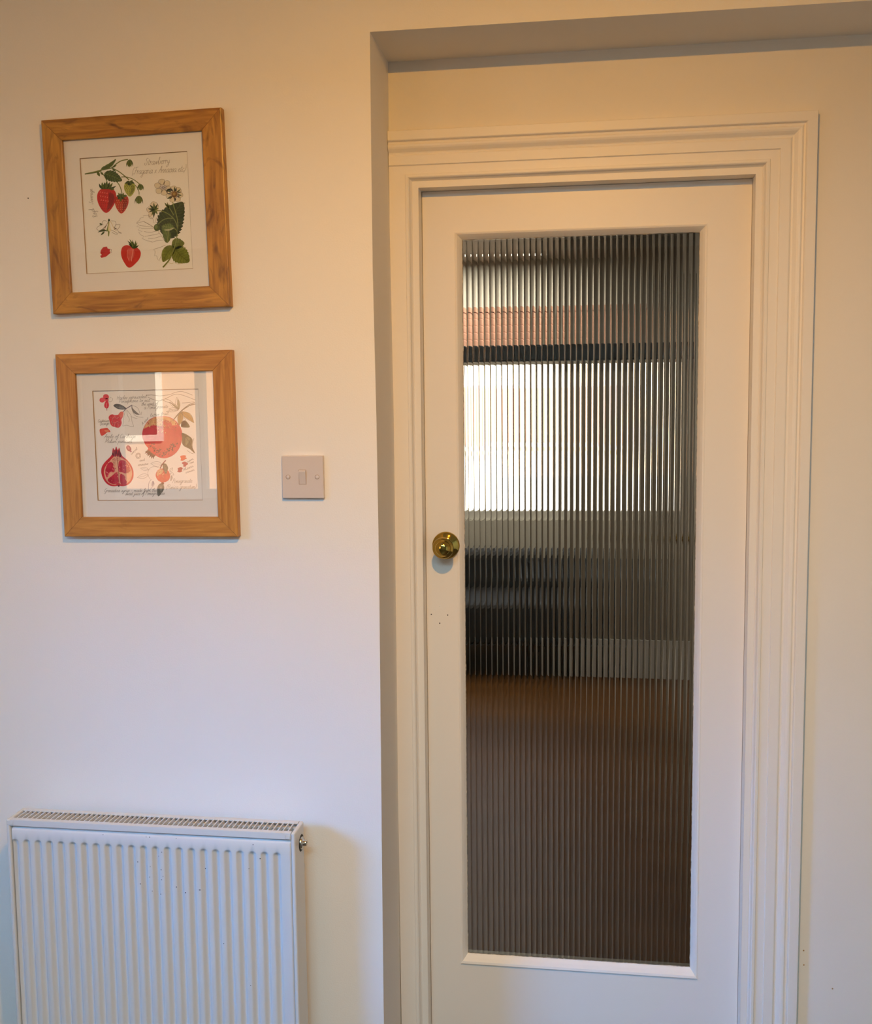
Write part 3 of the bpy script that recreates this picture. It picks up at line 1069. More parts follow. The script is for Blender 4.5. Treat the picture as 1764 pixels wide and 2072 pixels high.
for k, b_ in enumerate(((690, 520), (720, 490), (770, 560), (820, 480), (845, 520), (800, 545), (740, 550))):
    P1.spike('unripe_strawberry', ('#33451c', '#536328')[k % 2], (772, 500), b_, 32, 9 + k % 2)
# cut strawberry
cut = [(800, 1455), (870, 1470), (925, 1510), (945, 1570), (920, 1650), (860, 1720), (800, 1768), (750, 1765), (700, 1700), (660, 1620), (650, 1540), (670, 1470), (730, 1440)]
P1.fill('cut_strawberry', '#c53a30', cut, 2, True, .1)
P1.fill('cut_strawberry', '#cc5c50', [(760, 1490), (830, 1495), (850, 1560), (820, 1650), (770, 1660), (740, 1600), (740, 1530)], 3, True, .2)
P1.line('cut_strawberry', '#e39a88', [(830, 1500), (815, 1600), (805, 1680)], 9, 5)
P1.line('cut_strawberry', '#d98474', [(750, 1510), (745, 1600), (775, 1680)], 7, 5)
for k, b_ in enumerate(((745, 1375), (775, 1350), (815, 1365), (870, 1370), (915, 1440), (890, 1400), (760, 1420))):
    P1.spike('cut_strawberry', ('#33451c', '#5a6a2a')[k % 2], (830, 1490), b_, 28, 6 + k % 2, bend=.06)
# colour swatch
P1.fill('colour_swatch', '#bf3c3c', [(350, 1515), (385, 1470), (440, 1462), (450, 1490), (490, 1500), (480, 1530), (495, 1555), (465, 1580), (430, 1610), (360, 1630), (340, 1600), (365, 1585), (342, 1560)], 2, False, .15)
P1.line('colour_swatch', '#6a3030', [(490, 1500), (510, 1510), (500, 1535), (512, 1550)], 4)
# dissected flower
fl = 'flower_section'
PK = '#6e6254'
P1.fill(fl, '#7d8a3e', [(425, 1235), (440, 1180), (455, 1100), (470, 1100), (480, 1160), (470, 1300), (455, 1300), (450, 1240)], 2, True)
P1.fill(fl, '#e0d6ae', [(455, 1215), (462, 1130), (475, 1110), (490, 1180), (500, 1220), (480, 1240)], 3, True)
for k in range(9):
    P1.ell(fl, '#8a6a3a', (455 - k * 7, 1090 + k * 15), 6, 7, 0, 5, 8, 0)
    P1.ell(fl, '#cdbb8a', (490 + k * 7, 1090 + k * 14), 6, 7, 0, 5, 8, 0)
P1.spike(fl, '#33451c', (465, 1090), (465, 1045), 34, 4)
P1.spike(fl, '#42522a', (430, 1225), (300, 1252), 36, 4, bend=.12)
P1.spike(fl, '#42522a', (400, 1240), (345, 1295), 28, 4)
P1.ell(fl, '#4c5a30', (345, 1130), 22, 13, .5, 4)
for pts in ([(440, 1090), (390, 1075), (365, 1110), (380, 1140)], [(375, 1140), (310, 1160), (285, 1200), (330, 1225), (395, 1200)], [(500, 1080), (560, 1090), (570, 1140), (540, 1180)],
            [(560, 1140), (630, 1135), (615, 1185), (580, 1215), (540, 1205)], [(500, 1215), (560, 1245), (595, 1275), (560, 1275), (510, 1250)], [(590, 1220), (625, 1250), (655, 1265), (600, 1255)]):
    P1.line(fl, PK, pts, 5)
for k in range(6):
    P1.line(fl, '#5b4a42', [(400 + k * 6, 1180 - k * 8), (370 + k * 8, 1200 - k * 6)], 7, smooth=False)
    P1.line(fl, '#5b4a42', [(540 + k * 6, 1175 + k * 3), (560 + k * 5, 1200)], 5, smooth=False)
# flowers on the right
fl = 'flower'
for (cx_, cy_, r_, n_, a0) in ((1265, 580, 120, 6, .3), (1435, 685, 120, 7, 0.1)):
    for k in range(n_):
        t = a0 + 2 * math.pi * k / n_
        pc = (cx_ + math.cos(t) * r_ * .68, cy_ + math.sin(t) * r_ * .68)
        pts = [(pc[0] + math.cos(u) * r_ * .40 * (1 + .1 * math.sin(3 * u + k)), pc[1] + math.sin(u) * r_ * .36) for u in [2 * math.pi * q / 10 for q in range(11)]]
        P1.fill(fl + '%d' % (1 if cx_ < 1300 else 2), '#d8cfb4', pts[:-1], 2, True, .05)
        P1.line(fl + '%d' % (1 if cx_ < 1300 else 2), '#8a7f70', pts, 4, 4)
for k in range(16):
    t = 2 * math.pi * k / 16
    P1.line('flower2', '#5d4a3a', [(1435 + 22 * math.cos(t), 685 + 22 * math.sin(t)), (1435 + 66 * math.cos(t + .2), 685 + 62 * math.sin(t + .2))], 6, 6, False)
    P1.line('flower1', '#6d6072', [(1270 + 8 * math.cos(t), 585 + 8 * math.sin(t)), (1270 + 60 * math.cos(t), 585 + 45 * math.sin(t))], 4, 6, False)
P1.ell('flower2', '#7a5c34', (1435, 688), 42, 46, 0, 7)
P1.ell('flower2', '#a58a4c', (1432, 682), 22, 24, 0, 8)
for b_ in ((1320, 615), (1440, 570), (1545, 705), (1325, 760), (1530, 610)):
    P1.spike('flower2', '#4c5426', (1435 + (b_[0] - 1435) * .35, 685 + (b_[1] - 685) * .35), b_, 22, 5)
# half-seen flower from behind
P1.fill('flower3', '#ddd3bb', [(1090, 810), (1150, 800), (1200, 850), (1195, 930), (1130, 990), (1060, 1030), (1050, 960), (1025, 910), (1060, 880)], 1, True, .05)
for pts in ([(1085, 830), (1120, 795), (1180, 820), (1205, 870)], [(1060, 870), (1025, 900), (1040, 945), (1070, 955)], [(1055, 985), (1065, 1035), (1110, 1050), (1125, 1020)]):
    P1.line('flower3', '#8a7f70', pts, 5)
for k, b_ in enumerate(((1070, 840), (1130, 810), (1190, 830), (1205, 890), (1060, 950), (1100, 1000), (1130, 1035), (1190, 985), (1045, 900))):
    P1.spike('flower3', ('#3a4720', '#5f6b30')[k % 2], (1140, 915), b_, 30, 4 + k % 2)
# big dark leaf
P1.toothed('leaf3', '#363f18', (1330, 1335), (1560, 800), 400, 11, 2, '#5b6530', bend=-.10, depth=.10)
P1.toothed('leaf4', '#58692e', (1340, 1410), (1250, 1150), 120, 4, 3, '#7a8748', bend=.1)
P1.toothed('leaf5', '#5f7030', (1430, 1185), (1250, 1160), 110, 5, 6, '#8a9650')
P1.fill('leaf5', '#b9b68a', [(1440, 1180), (1370, 1200), (1290, 1215), (1350, 1230), (1420, 1200)], 7, True)
P1.toothed('leaf6', '#727b34', (1440, 1490), (1660, 1690), 260, 7, 3, '#50591f', bend=.05, depth=.12)
P1.toothed('leaf7', '#6c7632', (1400, 1440), (1590, 1410), 170, 5, 3, '#4d571f', bend=-.05)
P1.toothed('leaf8', '#7d863c', (1425, 1450), (1270, 1690), 170, 5, 3, '#5b6428', bend=.06, depth=.06)
P1.fill('leaf8', '#737d36', [(1400, 1455), (1320, 1460), (1290, 1560), (1310, 1650), (1370, 1580), (1420, 1500)], 4, True, .2)
P1.line('leaf6', '#c7be8e', [(1340, 1690), (1400, 1715), (1440, 1700), (1500, 1720), (1570, 1705)], 6)
P1.ell('bud4', '#4d5a28', (1180, 1180), 46, 55, 0, 4)
P1.ell('bud4', '#6f7c3c', (1170, 1170), 22, 30, 0, 5)
for s_ in ([(1285, 1765), (1370, 1650), (1440, 1480), (1475, 1330), (1490, 1180), (1480, 1050), (1440, 900), (1410, 800)], [(1150, 930), (1240, 935), (1330, 970), (1420, 1040), (1470, 1130), (1490, 1240)],
           [(1200, 1130), (1260, 1075), (1340, 1045), (1420, 1045)], [(1430, 1190), (1465, 1215), (1485, 1260)], [(1300, 820), (1370, 900), (1430, 1000)], [(1345, 1400), (1345, 1310), (1360, 1230)]):
    P1.line('flower_stalk', '#7d8442', s_, 13, 8)
P1.line('flower_stalk', '#5e6630', [(1272, 1768), (1370, 1650), (1445, 1480)], 20, 7)
for b_ in ((1290, 810), (1330, 800), (1360, 830)):
    P1.spike('flower_stalk', '#66722e', (1350, 900), b_, 22, 8)
# pencil leaves
LK = '#77695a'
P1.line('leaf_sketch', LK, [(1130, 1180), (1090, 1150), (980, 1090), (910, 1105), (875, 1115), (930, 1060), (925, 1045), (980, 1025), (975, 1005), (1050, 995), (1060, 1010), (1110, 1040)], 4, smooth=False)
P1.line('leaf_sketch', LK, [(875, 1115), (915, 1135), (880, 1160), (930, 1180), (900, 1215), (960, 1240), (910, 1250), (940, 1290), (990, 1310), (960, 1340), (1030, 1375), (1110, 1390), (1105, 1400), (1180, 1375), (1280, 1365)], 4, smooth=False)
for pts in ([(985, 1090), (1060, 1130), (1130, 1175)], [(920, 1150), (1010, 1160), (1110, 1175)], [(940, 1190), (1040, 1195), (1130, 1190)], [(990, 1240), (1080, 1250), (1190, 1230)], [(1000, 1310), (1100, 1295), (1210, 1270)],
            [(1050, 1345), (1150, 1335), (1240, 1310)], [(1200, 1240), (1250, 1310), (1320, 1410)], [(1120, 1050), (1140, 1120)], [(1170, 1030), (1160, 1110)], [(1190, 1060), (1195, 1120)]):
    P1.line('leaf_sketch', LK, pts, 4)
P1.line('leaf_sketch', LK, [(1310, 1440), (1230, 1475), (1170, 1490), (1130, 1510), (1155, 1530), (1150, 1600), (1180, 1600), (1190, 1640), (1215, 1675), (1240, 1610)], 4, smooth=False)
P1.text('Strawberry', (985, 250), (1360, 222), 52)
P1.text('(Fragaria x Annaosa etc)', (800, 385), (1600, 345), 52)
P1.text('Royal', (300, 1010), (228, 890), 36, w=3.2)
P1.text('Sovereign', (225, 830), (210, 600), 30, w=3.2)

picture('picture_frame', 'figured honey wood frame around a strawberry print, upper of the two', -.4728, ZF - .4268, .3735, .3810, .018, .0415, .2225, .2250,
        M['wood1'], M['paper'], P1, -.001, .0004)

# ---- pomegranate plate ------------------------------------------------------
P2 = Print([(62, 92), (1620, 50), (1700, 1698), (148, 1710)], .2235, .2225)
PR = '#d8414a'
# big fruit
big = [(1075, 455), (1170, 460), (1260, 500), (1340, 580), (1385, 690), (1380, 820), (1340, 940), (1260, 1030), (1150, 1078), (1050, 1070), (990, 1040), (960, 1060), (900, 1010), (870, 960), (880, 930), (830, 860),
       (795, 770), (795, 680), (830, 590), (890, 510), (980, 465)]
P2.fill('pomegranate', '#cf4750', big, 2, True, .12)
P2.fill('pomegranate', '#dca878', [(1075, 462), (1170, 468), (1250, 505), (1310, 570), (1250, 590), (1160, 575), (1060, 600), (950, 590), (860, 620), (815, 640), (840, 585), (900, 512), (985, 470)], 3, True, .3)
P2.fill('pomegranate', '#c84a50', [(1110, 510), (1200, 530), (1230, 590), (1160, 640), (1080, 640), (1090, 570)], 4, True, .3)
P2.fill('pomegranate', '#d8353c', [(830, 860), (900, 850), (960, 900), (1000, 980), (985, 1040), (950, 1060), (900, 1000), (875, 955), (880, 930)], 4, True, .1)
rnd = random.Random(3)
for k in range(130):
    a_, r_ = rnd.uniform(0, 6.28), rnd.uniform(.1, .95)
    x, y = 1085 + math.cos(a_) * 270 * r_, 600 + math.sin(a_) * 110 * r_
    P2.ell('pomegranate', rnd.choice(['#b83c46', '#e2b98a', '#9c4a48']), (x, y), rnd.uniform(4, 10), rnd.uniform(3, 8), a_, 5, 7, 0)
for k in range(90):
    t = rnd.uniform(.15, 2.9)
    x = 1100 + math.cos(t) * rnd.uniform(120, 225)
    y = 830 + math.sin(t) * rnd.uniform(120, 215)
    P2.ell('pomegranate', rnd.choice(['#4a3a4a', '#5c2c3a', '#6a3848']), (x, y), rnd.uniform(5, 17), rnd.uniform(4, 10), t, 6, 8, 0)
for k, b_ in enumerate(((835, 990), (830, 1010), (855, 1030), (870, 1050), (900, 1075), (930, 1090), (960, 1095), (975, 1060), (985, 1050))):
    P2.spike('pomegranate', ('#3a1a1e', '#5a2426')[k % 2], (900 + k * 9, 965 + k * 8), b_, 24, 7 + k % 2)
# branch above
for pts in ([(1250, 520), (1310, 440), (1400, 350), (1490, 295), (1580, 270)], [(1260, 500), (1320, 420), (1410, 335), (1500, 270), (1570, 250)]):
    P2.line('branch', '#8a8270', pts, 9)
P2.fill('branch', '#a8a08c', [(1250, 515), (1315, 430), (1405, 342), (1495, 282), (1560, 260), (1490, 300), (1400, 358), (1320, 445)], 3, False)
for a_, b_, w_ in (((1330, 345), (1300, 170), 66), ((1330, 345), (1190, 245), 50), ((1330, 350), (1180, 345), 46), ((1330, 360), (1145, 385), 36)):
    P2.outline_leaf('branch', '#8a8474', a_, b_, w_, 4)
P2.spike('branch', '#a9a890', (1335, 345), (1318, 190), 40, 4)
P2.spike('branch', '#b3b098', (1335, 350), (1215, 260), 30, 4)
P2.spike('leaf1', '#a58c58', (1370, 395), (1340, 590), 80, 4)
P2.spike('leaf2', '#b09258', (1375, 390), (1560, 550), 85, 4, bend=-.08)
P2.outline_leaf('leaf1', '#6f684e', (1370, 395), (1340, 590), 84, 4)
P2.outline_leaf('leaf2', '#6f684e', (1375, 390), (1560, 550), 90, 4, bend=-.08)
P2.spike('leaf3', '#4c503a', (1430, 520), (1370, 610), 70, 4)
P2.fill('leaf3', '#5b5e44', [(1400, 520), (1450, 530), (1500, 610), (1430, 620), (1370, 605)], 4, True, .3)
P2.fill('leaf4', '#55583e', [(1385, 700), (1480, 740), (1540, 800), (1535, 900), (1580, 1005), (1500, 940), (1420, 900), (1385, 850), (1385, 770)], 3, True, .35)
P2.fill('leaf4', '#8e8f6c', [(1440, 770), (1500, 780), (1470, 860), (1440, 880)], 4, True, .3)
P2.line('leaf4', '#3c3e2e', [(1395, 715), (1490, 830), (1580, 1005)], 6)
for pts in ([(1380, 400), (1420, 480), (1440, 530)], [(1460, 960), (1520, 1000), (1560, 1010)], [(1560, 780), (1545, 850), (1540, 920)]):
    P2.line('stalk_sketch%d' % len(P2.order), '#7c7462', pts, 5)
# pencil waves, top right
for pts in ([(840, 150), (920, 138), (1010, 150), (1080, 150), (1200, 130), (1290, 95), (1400, 90), (1535, 138)], [(870, 170), (960, 210), (1050, 225), (1140, 190), (1250, 135), (1330, 125), (1450, 160), (1580, 210)],
            [(1070, 200), (1150, 240), (1230, 265), (1300, 330)], [(1130, 195), (1200, 220), (1280, 290)], [(1380, 255), (1460, 250), (1560, 235)], [(900, 270), (960, 300), (1010, 300)]):
    P2.line('branch_sketch', '#82786c', pts, 5)
# blossoms, top left
fl = 'petals'
for c, rx, ry, rot in (((250, 170), 44, 38, .2), ((195, 220), 42, 38, -.2), ((262, 220), 26, 30, 0)):
    P2.ell(fl, '#df5b66', c, rx, ry, rot, 2)
P2.fill(fl, '#d84352', [(245, 240), (280, 240), (295, 290), (285, 330), (260, 345), (230, 325), (225, 285)], 3, True)
P2.line(fl, '#f0a8a6', [(255, 265), (258, 330)], 6)
P2.line(fl, '#8a2a3c', [(262, 345), (264, 375)], 7, smooth=False)
P2.line(fl, '#8a7f76', [(310, 180), (345, 195), (340, 230), (305, 245), (285, 225), (295, 190)], 4)
fl = 'blossom'
P2.fill(fl, '#d8474f', [(290, 475), (315, 440), (350, 430), (375, 440), (430, 435), (465, 395), (500, 392), (512, 420), (500, 470), (480, 510), (485, 560), (465, 610), (430, 630), (395, 622), (350, 610), (320, 580), (305, 530)], 2, True, .2)
P2.fill(fl, '#e0705c', [(440, 425), (470, 392), (510, 395), (505, 450), (475, 480), (450, 460)], 3, True)
for pts in ([(310, 470), (350, 490), (380, 470)], [(380, 450), (410, 490), (440, 470)], [(330, 540), (370, 560), (420, 540), (460, 560)], [(390, 560), (380, 600), (390, 620)], [(430, 560), (435, 600), (428, 625)], [(350, 490), (340, 540), (350, 590)]):
    P2.line(fl, '#f0a29a', pts, 6)
    P2.line(fl, '#9c2434', [(x_ + 7, y_ + 5) for x_, y_ in pts], 4)
fl = 'twig'
P2.fill('leaf5', '#5f5e5e', [(360, 300), (400, 275), (470, 285), (530, 320), (548, 345), (500, 360), (430, 350), (385, 325)], 3, True, .2)
for k in range(6):
    P2.line('leaf5', '#9a9a98', [(400 + k * 22, 300 + k * 5), (410 + k * 22, 322 + k * 4), (430 + k * 20, 335 + k * 3)], 5)
P2.line(fl, '#7c7280', [(505, 395), (545, 350), (590, 320), (640, 290)], 12)
P2.fill(fl, '#8d8a88', [(630, 300), (650, 340), (700, 390), (745, 430), (700, 430), (655, 400), (632, 350)], 3, True, .2)
P2.outline_leaf(fl, '#8a827a', (640, 300), (760, 430), 90, 4, bend=.05, vein=False)
for pts in ([(555, 360), (590, 400), (625, 450), (640, 540), (665, 610)], [(540, 370), (520, 450), (515, 540), (500, 600)], [(560, 370), (570, 440), (600, 500), (590, 540)], [(500, 605), (560, 590), (620, 610), (665, 608)],
            [(650, 400), (690, 450), (760, 470), (805, 470)], [(620, 460), (670, 480), (720, 495)], [(780, 390), (775, 435)]):
    P2.line('twig_sketch', '#8d857c', pts, 4)
# petal swatch
P2.fill('colour_swatch1', '#d9584e', [(160, 655), (210, 640), (265, 632), (290, 650), (318, 690), (270, 700), (240, 725), (190, 750), (165, 710)], 2, True, .15)
P2.fill('colour_swatch1', '#e8906e', [(230, 670), (280, 660), (295, 685), (250, 695)], 3, True, .1)
# half fruit
half = [(360, 930), (385, 960), (405, 908), (430, 960), (450, 925), (470, 990), (500, 1050), (560, 1100), (620, 1170), (660, 1260), (665, 1350), (640, 1420), (590, 1475), (520, 1500), (450, 1495), (380, 1502), (310, 1490), (250, 1445), (205, 1370), (185, 1290), (195, 1210), (240, 1140), (300, 1080), (340, 1030), (350, 970)]
P2.fill('pomegranate_half', '#c8323e', half, 2, True, .12)
inner = [(405, 1050), (470, 1070), (540, 1110), (600, 1180), (640, 1270), (640, 1350), (610, 1420), (550, 1465), (480, 1470), (440, 1450), (390, 1480), (320, 1465), (265, 1420), (235, 1350), (225, 1280), (245, 1210), (300, 1140), (350, 1080)]
P2.fill('pomegranate_half', '#e0a98c', inner, 3, True, .15)
for pts in ([(285, 1160), (330, 1140), (365, 1170), (360, 1205), (385, 1240), (375, 1290), (310, 1295), (275, 1370), (250, 1330), (245, 1270), (260, 1215)],
            [(340, 1350), (420, 1290), (440, 1380), (440, 1450), (380, 1470), (320, 1455), (285, 1420), (290, 1390)],
            [(450, 1130), (500, 1110), (560, 1140), (600, 1200), (620, 1270), (590, 1290), (545, 1310), (490, 1290), (450, 1280), (440, 1200)],
            [(470, 1320), (530, 1340), (545, 1400), (570, 1440), (530, 1475), (480, 1465), (465, 1410)]):
    P2.fill('pomegranate_half', '#bf2f46', pts, 4, True, .25)
for k in range(70):
    x, y = rnd.uniform(255, 610), rnd.uniform(1130, 1460)
    if 395 < x < 450 and y < 1290:
        continue
    P2.ell('pomegranate_half', rnd.choice(['#e27a84', '#8e1c34', '#d8505c', '#f0b0a4']), (x, y), rnd.uniform(5, 15), rnd.uniform(3, 6), rnd.uniform(.3, 1.2), 6, 8, 0)
P2.line('pomegranate_half', '#7a2030', [(418, 1060), (425, 1140), (440, 1230), (445, 1320), (450, 1470)], 6)
P2.line('pomegranate_half', '#e8c0a4', [(405, 1060), (412, 1140), (428, 1240)], 8)
for k in range(40):
    P2.ell('pomegranate_half', '#b4444c', (rnd.uniform(350, 480), rnd.uniform(1080, 1130)), 4, 4, 0, 6, 6, 0)
for a_, b_ in (((380, 1060), (365, 940)), ((395, 1065), (385, 960)), ((430, 1065), (440, 960)), ((460, 1075), (455, 940)), ((475, 1070), (470, 990)), ((410, 1030), (405, 930)), ((365, 1050), (350, 990))):
    P2.spike('pomegranate_half', rnd.choice(['#5a2434', '#7a2c3c', '#a85058']), a_, b_, 20, 7)
P2.ell('pomegranate_half', '#5a2430', (447, 1497), 14, 12, 0, 6)
# seed, nut
P2.ell('seed', '#8a2f56', (592, 935), 34, 48, -.5, 2)
P2.ell('seed', '#b4607e', (588, 930), 14, 28, -.5, 3)
P2.ell('seed', '#8a5a86', (622, 980), 16, 12, 0, 2)
for k in range(3):
    P2.line('seed_sketch', '#6e6a72', [(735 + 38 * math.cos(t) * (1 - k * .25), 1045 + 42 * math.sin(t) * (1 - k * .2)) for t in [q * .55 + k for q in range(12)]], 4)
# small fruit, lower middle
fl = 'small_pomegranate'
P2.fill(fl, '#d24a44', [(1085, 1235), (1140, 1235), (1190, 1275), (1212, 1340), (1195, 1400), (1150, 1432), (1120, 1440), (1115, 1462), (1085, 1462), (1080, 1440), (1030, 1410), (998, 1350), (1005, 1290), (1040, 1250)], 3, True, .15)
P2.fill(fl, '#e0b088', [(1045, 1255), (1090, 1245), (1110, 1280), (1070, 1320), (1030, 1330), (1010, 1320), (1020, 1280)], 4, True, .3)
for k in range(30):
    P2.ell(fl, rnd.choice(['#d86a58', '#ecc49a', '#c04038']), (rnd.uniform(1015, 1130), rnd.uniform(1255, 1370)), rnd.uniform(4, 9), rnd.uniform(3, 7), 0, 5, 7, 0)
P2.line(fl, '#7a3a4c', [(1060, 1235), (1095, 1170), (1145, 1110)], 16)
for b_ in ((1075, 1470), (1095, 1478), (1115, 1475), (1125, 1465)):
    P2.spike(fl, '#6a2028', (1098, 1440), b_, 16, 5)
P2.fill('leaf6', '#5e5c52', [(1105, 1160), (1150, 1165), (1180, 1220), (1170, 1270), (1150, 1315), (1120, 1270), (1102, 1220)], 6, True, .25)
P2.fill('leaf7', '#6a6a60', [(1060, 1460), (1110, 1470), (1125, 1530), (1095, 1590), (1040, 1650), (1020, 1590), (1025, 1510)], 5, True, .25)
for k in range(5):
    P2.line('leaf7', '#b4b2a6', [(1060 + k * 3, 1490 + k * 24), (1080, 1500 + k * 24), (1095 - k * 3, 1490 + k * 24)], 5, 7)
    P2.line('leaf6', '#96948a', [(1115 + k * 4, 1185 + k * 20), (1135, 1195 + k * 20), (1160, 1190 + k * 20)], 4, 8)
for a_, b_, w_ in (((1090, 1170), (920, 1160), 76), ((890, 1250), (770, 1230), 50), ((890, 1330), (720, 1370), 66), ((1215, 1300), (1270, 1330), 40), ((1210, 1280), (1250, 1220), 40)):
    P2.outline_leaf('leaf_sketch', '#86807a', a_, b_, w_, 4)
P2.line('leaf_sketch', '#86807a', [(1050, 1225), (980, 1205), (910, 1230), (880, 1300), (900, 1370), (930, 1400)], 4)
P2.line('leaf_sketch', '#7c7890', [(930, 1400), (900, 1440), (890, 1500), (900, 1560), (940, 1520), (975, 1470), (960, 1420)], 5)
P2.fill('leaf_sketch', '#a8a4b0', [(950, 1420), (975, 1450), (945, 1500), (935, 1470)], 2, True)
P2.fill('leaf_sketch', '#b0aaa6', [(1225, 1340), (1250, 1360), (1235, 1410), (1215, 1415)], 2, True)
# swatches, right
for pts, c in (([(1360, 1050), (1400, 1035), (1445, 1040), (1440, 1065), (1462, 1078), (1430, 1095), (1400, 1115), (1365, 1110), (1372, 1085)], '#d8563e'),
               ([(1385, 1150), (1420, 1128), (1455, 1140), (1478, 1165), (1450, 1185), (1440, 1205), (1405, 1200), (1410, 1175)], '#b03a52'),
               ([(1325, 1230), (1370, 1210), (1398, 1230), (1385, 1255), (1390, 1275), (1355, 1290), (1318, 1280), (1330, 1255)], '#9c2440')):
    P2.fill('colour_swatch%d' % (2 + len(P2.order)), c, pts, 2, True, .15)
TC = '#747070'
for s_, a_, b_, xh in (('Hades persuaded', (410, 210), (850, 185), 34), ('Persephone to eat', (440, 260), (900, 238), 32), ('the seed of', (775, 298), (1020, 285), 30), ('a Pomegranate', (815, 350), (1170, 330), 34),
                       ('Apple of Carthage', (225, 785), (690, 780), 36), ('Malum punicum', (240, 855), (640, 850), 36), ('Cadmium', (130, 550), (300, 540), 26), ('Orange', (160, 598), (300, 580), 28),
                       ('and', (755, 1130), (830, 1120), 26), ('sensuous', (730, 1198), (885, 1175), 26), ('Pomegranate', (1245, 1450), (1540, 1440), 40), ('(Punica granatum)', (1155, 1540), (1600, 1530), 40),
                       ('Grenadine syrup - made from the', (230, 1590), (1010, 1580), 34), ('sweet juice of Pomegranates', (545, 1635), (1130, 1625), 34),
                       ('perm', (1470, 1145), (1560, 1095), 22), ('rose', (1505, 1165), (1565, 1140), 20), ('Alizarin', (1405, 1270), (1560, 1205), 24), ('crimson', (1445, 1305), (1575, 1260), 20),
                       ('carpel', (630, 1035), (725, 945), 22), ('bitter fruit', (910, 465), (1180, 425), 28), ('A sour', (795, 590), (890, 485), 24)):
    P2.text(s_, a_, b_, xh * .82, TC, 3.4)

picture('picture_frame', 'plain honey wood frame around a pomegranate print, lower of the two', -.4705, ZF - .8866, .3727, .3735, .006, .0405, .2235, .2225,
        M['wood2'], M['paper2'], P2, -.0005, -.0008)

# ------------------------------------------------------------------ hall behind the glass
HX0, HX1 = -2.4, .86
HC = 2.42
BX0, BX1 = -1.7, .27         # bay opening
BY1 = HALL_Y1 + .75
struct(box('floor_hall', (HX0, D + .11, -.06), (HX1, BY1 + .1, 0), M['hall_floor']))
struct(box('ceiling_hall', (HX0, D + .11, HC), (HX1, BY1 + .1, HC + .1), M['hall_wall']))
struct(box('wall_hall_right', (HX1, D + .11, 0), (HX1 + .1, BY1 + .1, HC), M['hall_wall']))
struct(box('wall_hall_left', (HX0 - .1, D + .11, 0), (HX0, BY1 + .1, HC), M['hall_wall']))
bm = bmesh.new()
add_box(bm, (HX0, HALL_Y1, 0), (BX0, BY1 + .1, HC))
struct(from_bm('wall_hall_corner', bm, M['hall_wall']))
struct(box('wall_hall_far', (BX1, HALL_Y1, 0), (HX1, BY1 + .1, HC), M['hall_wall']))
HW = (BX0 + .05, BX1 - .03, .80, 1.84)
bm = bmesh.new()
add_box(bm, (BX0, BY1, 0), (BX1, BY1 + .1, HW[2]))
add_box(bm, (BX0, BY1, HW[3]), (BX1, BY1 + .1, HC))
add_box(bm, (BX0, BY1, HW[2]), (HW[0], BY1 + .1, HW[3]))
add_box(bm, (HW[1], BY1, HW[2]), (BX1, BY1 + .1, HW[3]))
struct(from_bm('wall_hall_bay', bm, M['bay_wall']))
window('window_2', ('y', BY1 + .05), HW, 3, .06)
struct(boxes('baseboard_hall', [((BX1, HALL_Y1 - .02, 0), (HX1, HALL_Y1, .215)), ((BX0, BY1 - .02, 0), (BX1, BY1, .215)), ((HX1 - .02, 1.6, 0), (HX1, HALL_Y1 - .02, .215))], M['skirt']))

# sofa seen dimly through the ribs
sofa = tag(empty('sofa', (-.72, 4.15, 0)), 'dark sofa blurred behind the reeded glass', 'sofa')
box('seat', (-.74, -.38, .19), (.74, .28, .42), M['sofa'], sofa, bevel=.04, seg=3)
box('backrest', (-.74, .20, .36), (.74, .42, .64), M['sofa'], sofa, bevel=.05, seg=3)
for s in (-1, 1):
    box('armrest', (s * .84 - .11, -.40, .19), (s * .84 + .11, .42, .58), M['sofa'], sofa, bevel=.04, seg=3)
for x in (-.8, .8):
    for y in (-.32, .34):
        box('foot', (x - .03, y - .03, 0), (x + .03, y + .03, .20), M['black'], sofa)
# blind in the head of the window
bl = tag(empty('window_blind', (0, 0, 0)), 'pinkish terracotta blind blurred behind the reeded glass', 'blind')
for k in range(5):
    box('fold', (BX0 + .15, BY1 - .10 + k * .004, 1.885 + k * .043), (.05, BY1 - .075 + k * .004, 1.932 + k * .043), M['blind'], bl, bevel=.008, seg=2)
box('rail', (BX0 + .15, BY1 - .09, 2.10), (.05, BY1 - .002, 2.13), M['blind'], bl)

# dark rail across the bay
rl = tag(empty('curtain_rail', (0, HALL_Y1 - .05, 0)), 'dark rail above the bright window behind the reeded glass', 'rail')
box('rail_box', (BX0 - .1, -.03, 1.765), (.56, .03, 1.855), M['sofa'], rl, bevel=.01)
for x in (BX0 - .05, .50):
    box('rail_bracket', (x - .02, .02, 1.79), (x + .02, .05, 1.83), M['sofa'], rl)

# added fill lights with invented rings brighten the hall and bay
hl = bpy.data.objects['ceiling_hall']
ring = lathe('hall_fill_ring', [(.05, 0), (.07, 0), (.07, .006), (.05, .008)], M['white'], hl, (-.55, 3.0, HC), 28)
ring.rotation_euler = (math.pi / 2, 0, 0)
lamp('hall_fill', 'AREA', (-.55, 3.0, HC - .02), (0, 0, 0), 12.0, (1.0, .88, .68), shape='DISK', size=.10)

ring = lathe('hall_fill_ring', [(.05, 0), (.07, 0), (.07, .006), (.05, .008)], M['white'], hl, (-.6, 4.2, HC), 28)
ring.rotation_euler = (math.pi / 2, 0, 0)
lamp('hall_fill', 'AREA', (-.6, 4.2, HC - .02), (0, 0, 0), 14.0, (1.0, .90, .72), shape='DISK', size=.10)  # second added fill, lifts the bay walls

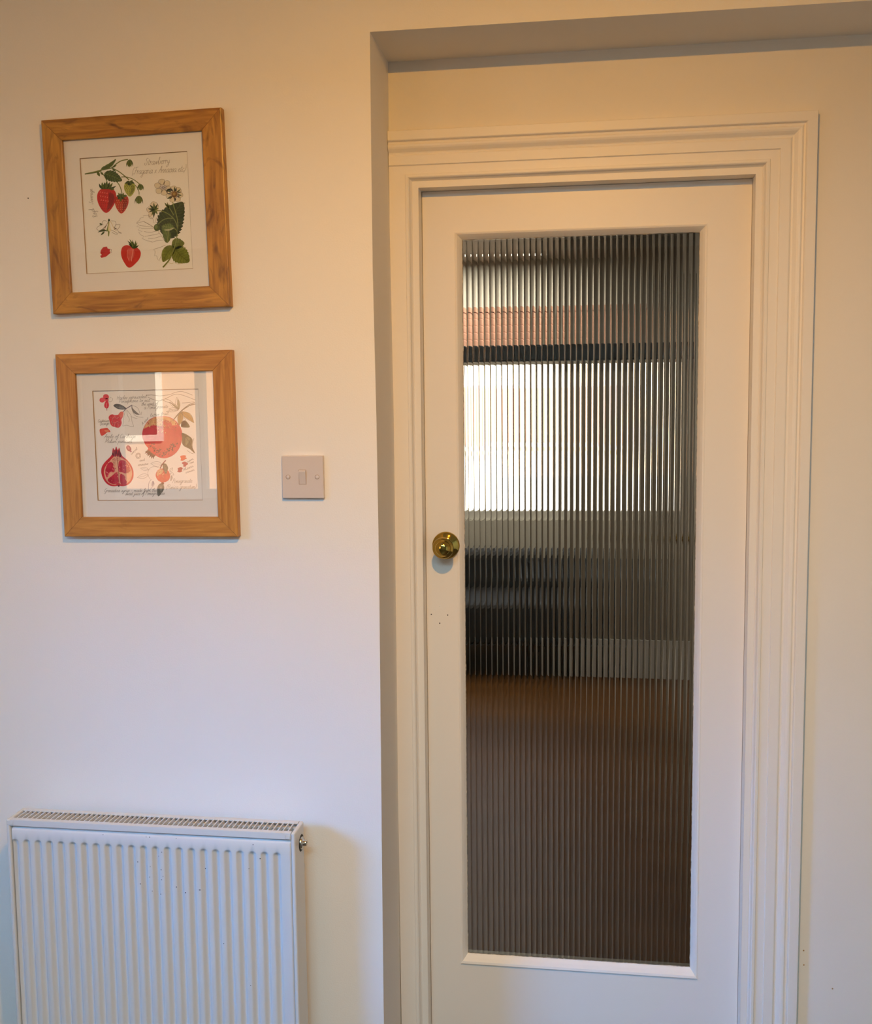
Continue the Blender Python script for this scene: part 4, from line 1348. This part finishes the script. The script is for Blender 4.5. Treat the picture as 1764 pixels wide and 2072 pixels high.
# hall door with a brass knob, in the right-hand hall wall
hd = struct(empty('door_2', (0, 0, 0)))
box('door_leaf', (HX1 - .035, 1.80, .01), (HX1 - .001, 2.56, 1.98), M['hall_wall'], hd, bevel=.002, seg=1)
k2 = lathe('door_knob', [(0, .062), (.014, .058), (.024, .048), (.020, .036), (.010, .028), (.010, .010), (.028, .006), (.030, 0)], M['brass'], hd, (HX1 - .035, 2.46, .965), 24)
k2.rotation_euler = (0, 0, -math.pi / 2)

# ------------------------------------------------------------------ outside
struct(box('ground', (-30, -30, -.5), (30, 30, -.35), M['grass']))
hb = struct(empty('neighbour_house', (-6.5, -12.5, -.35), (0, 0, math.radians(-38))), 'sunlit brick house reflected in the lower picture glass', 'house')
box('wall', (-4, -3, 0), (4, 0, 4.6), M['brick'], hb)
for x in (-2.4, .2, 2.4):
    w_ = box('window', (x - .6, -.01, 1.4), (x + .6, .06, 2.7), M['white'], hb)
    box('pane', (x - .5, .05, 1.5), (x + .5, .07, 2.6), M['sofa'], w_)
bm = bmesh.new()
vs = [bm.verts.new(v) for v in ((-4.2, .3, 4.5), (4.2, .3, 4.5), (4.2, -1.5, 6.2), (-4.2, -1.5, 6.2), (-4.2, -3.2, 4.5), (4.2, -3.2, 4.5))]
for f in ((0, 1, 2, 3), (3, 2, 5, 4), (0, 3, 4), (1, 5, 2), (0, 4, 5, 1)):
    bm.faces.new([vs[i] for i in f])
from_bm('roof', bm, M['blind'], hb)
fc = struct(empty('garden_building', (-1.5, 13.0, -.35), (0, 0, math.radians(50))), 'pale rendered building blurred behind the glass', 'house')
box('wall', (-3.6, -.3, 0), (3.6, 3, 2.9), M['cream'], fc)
box('plinth', (-3.7, -.4, 0), (3.7, -.3, .95), M['white'], fc)
for x in (-2.2, -.3, 1.6):
    w_ = box('window', (x - .5, -.36, 1.25), (x + .5, -.28, 2.2), M['white'], fc)
    box('pane', (x - .42, -.38, 1.33), (x + .42, -.35, 2.12), M['blind'], w_)
box('eaves', (-3.8, -.5, 2.8), (3.8, 3.2, 3.0), M['white'], fc)
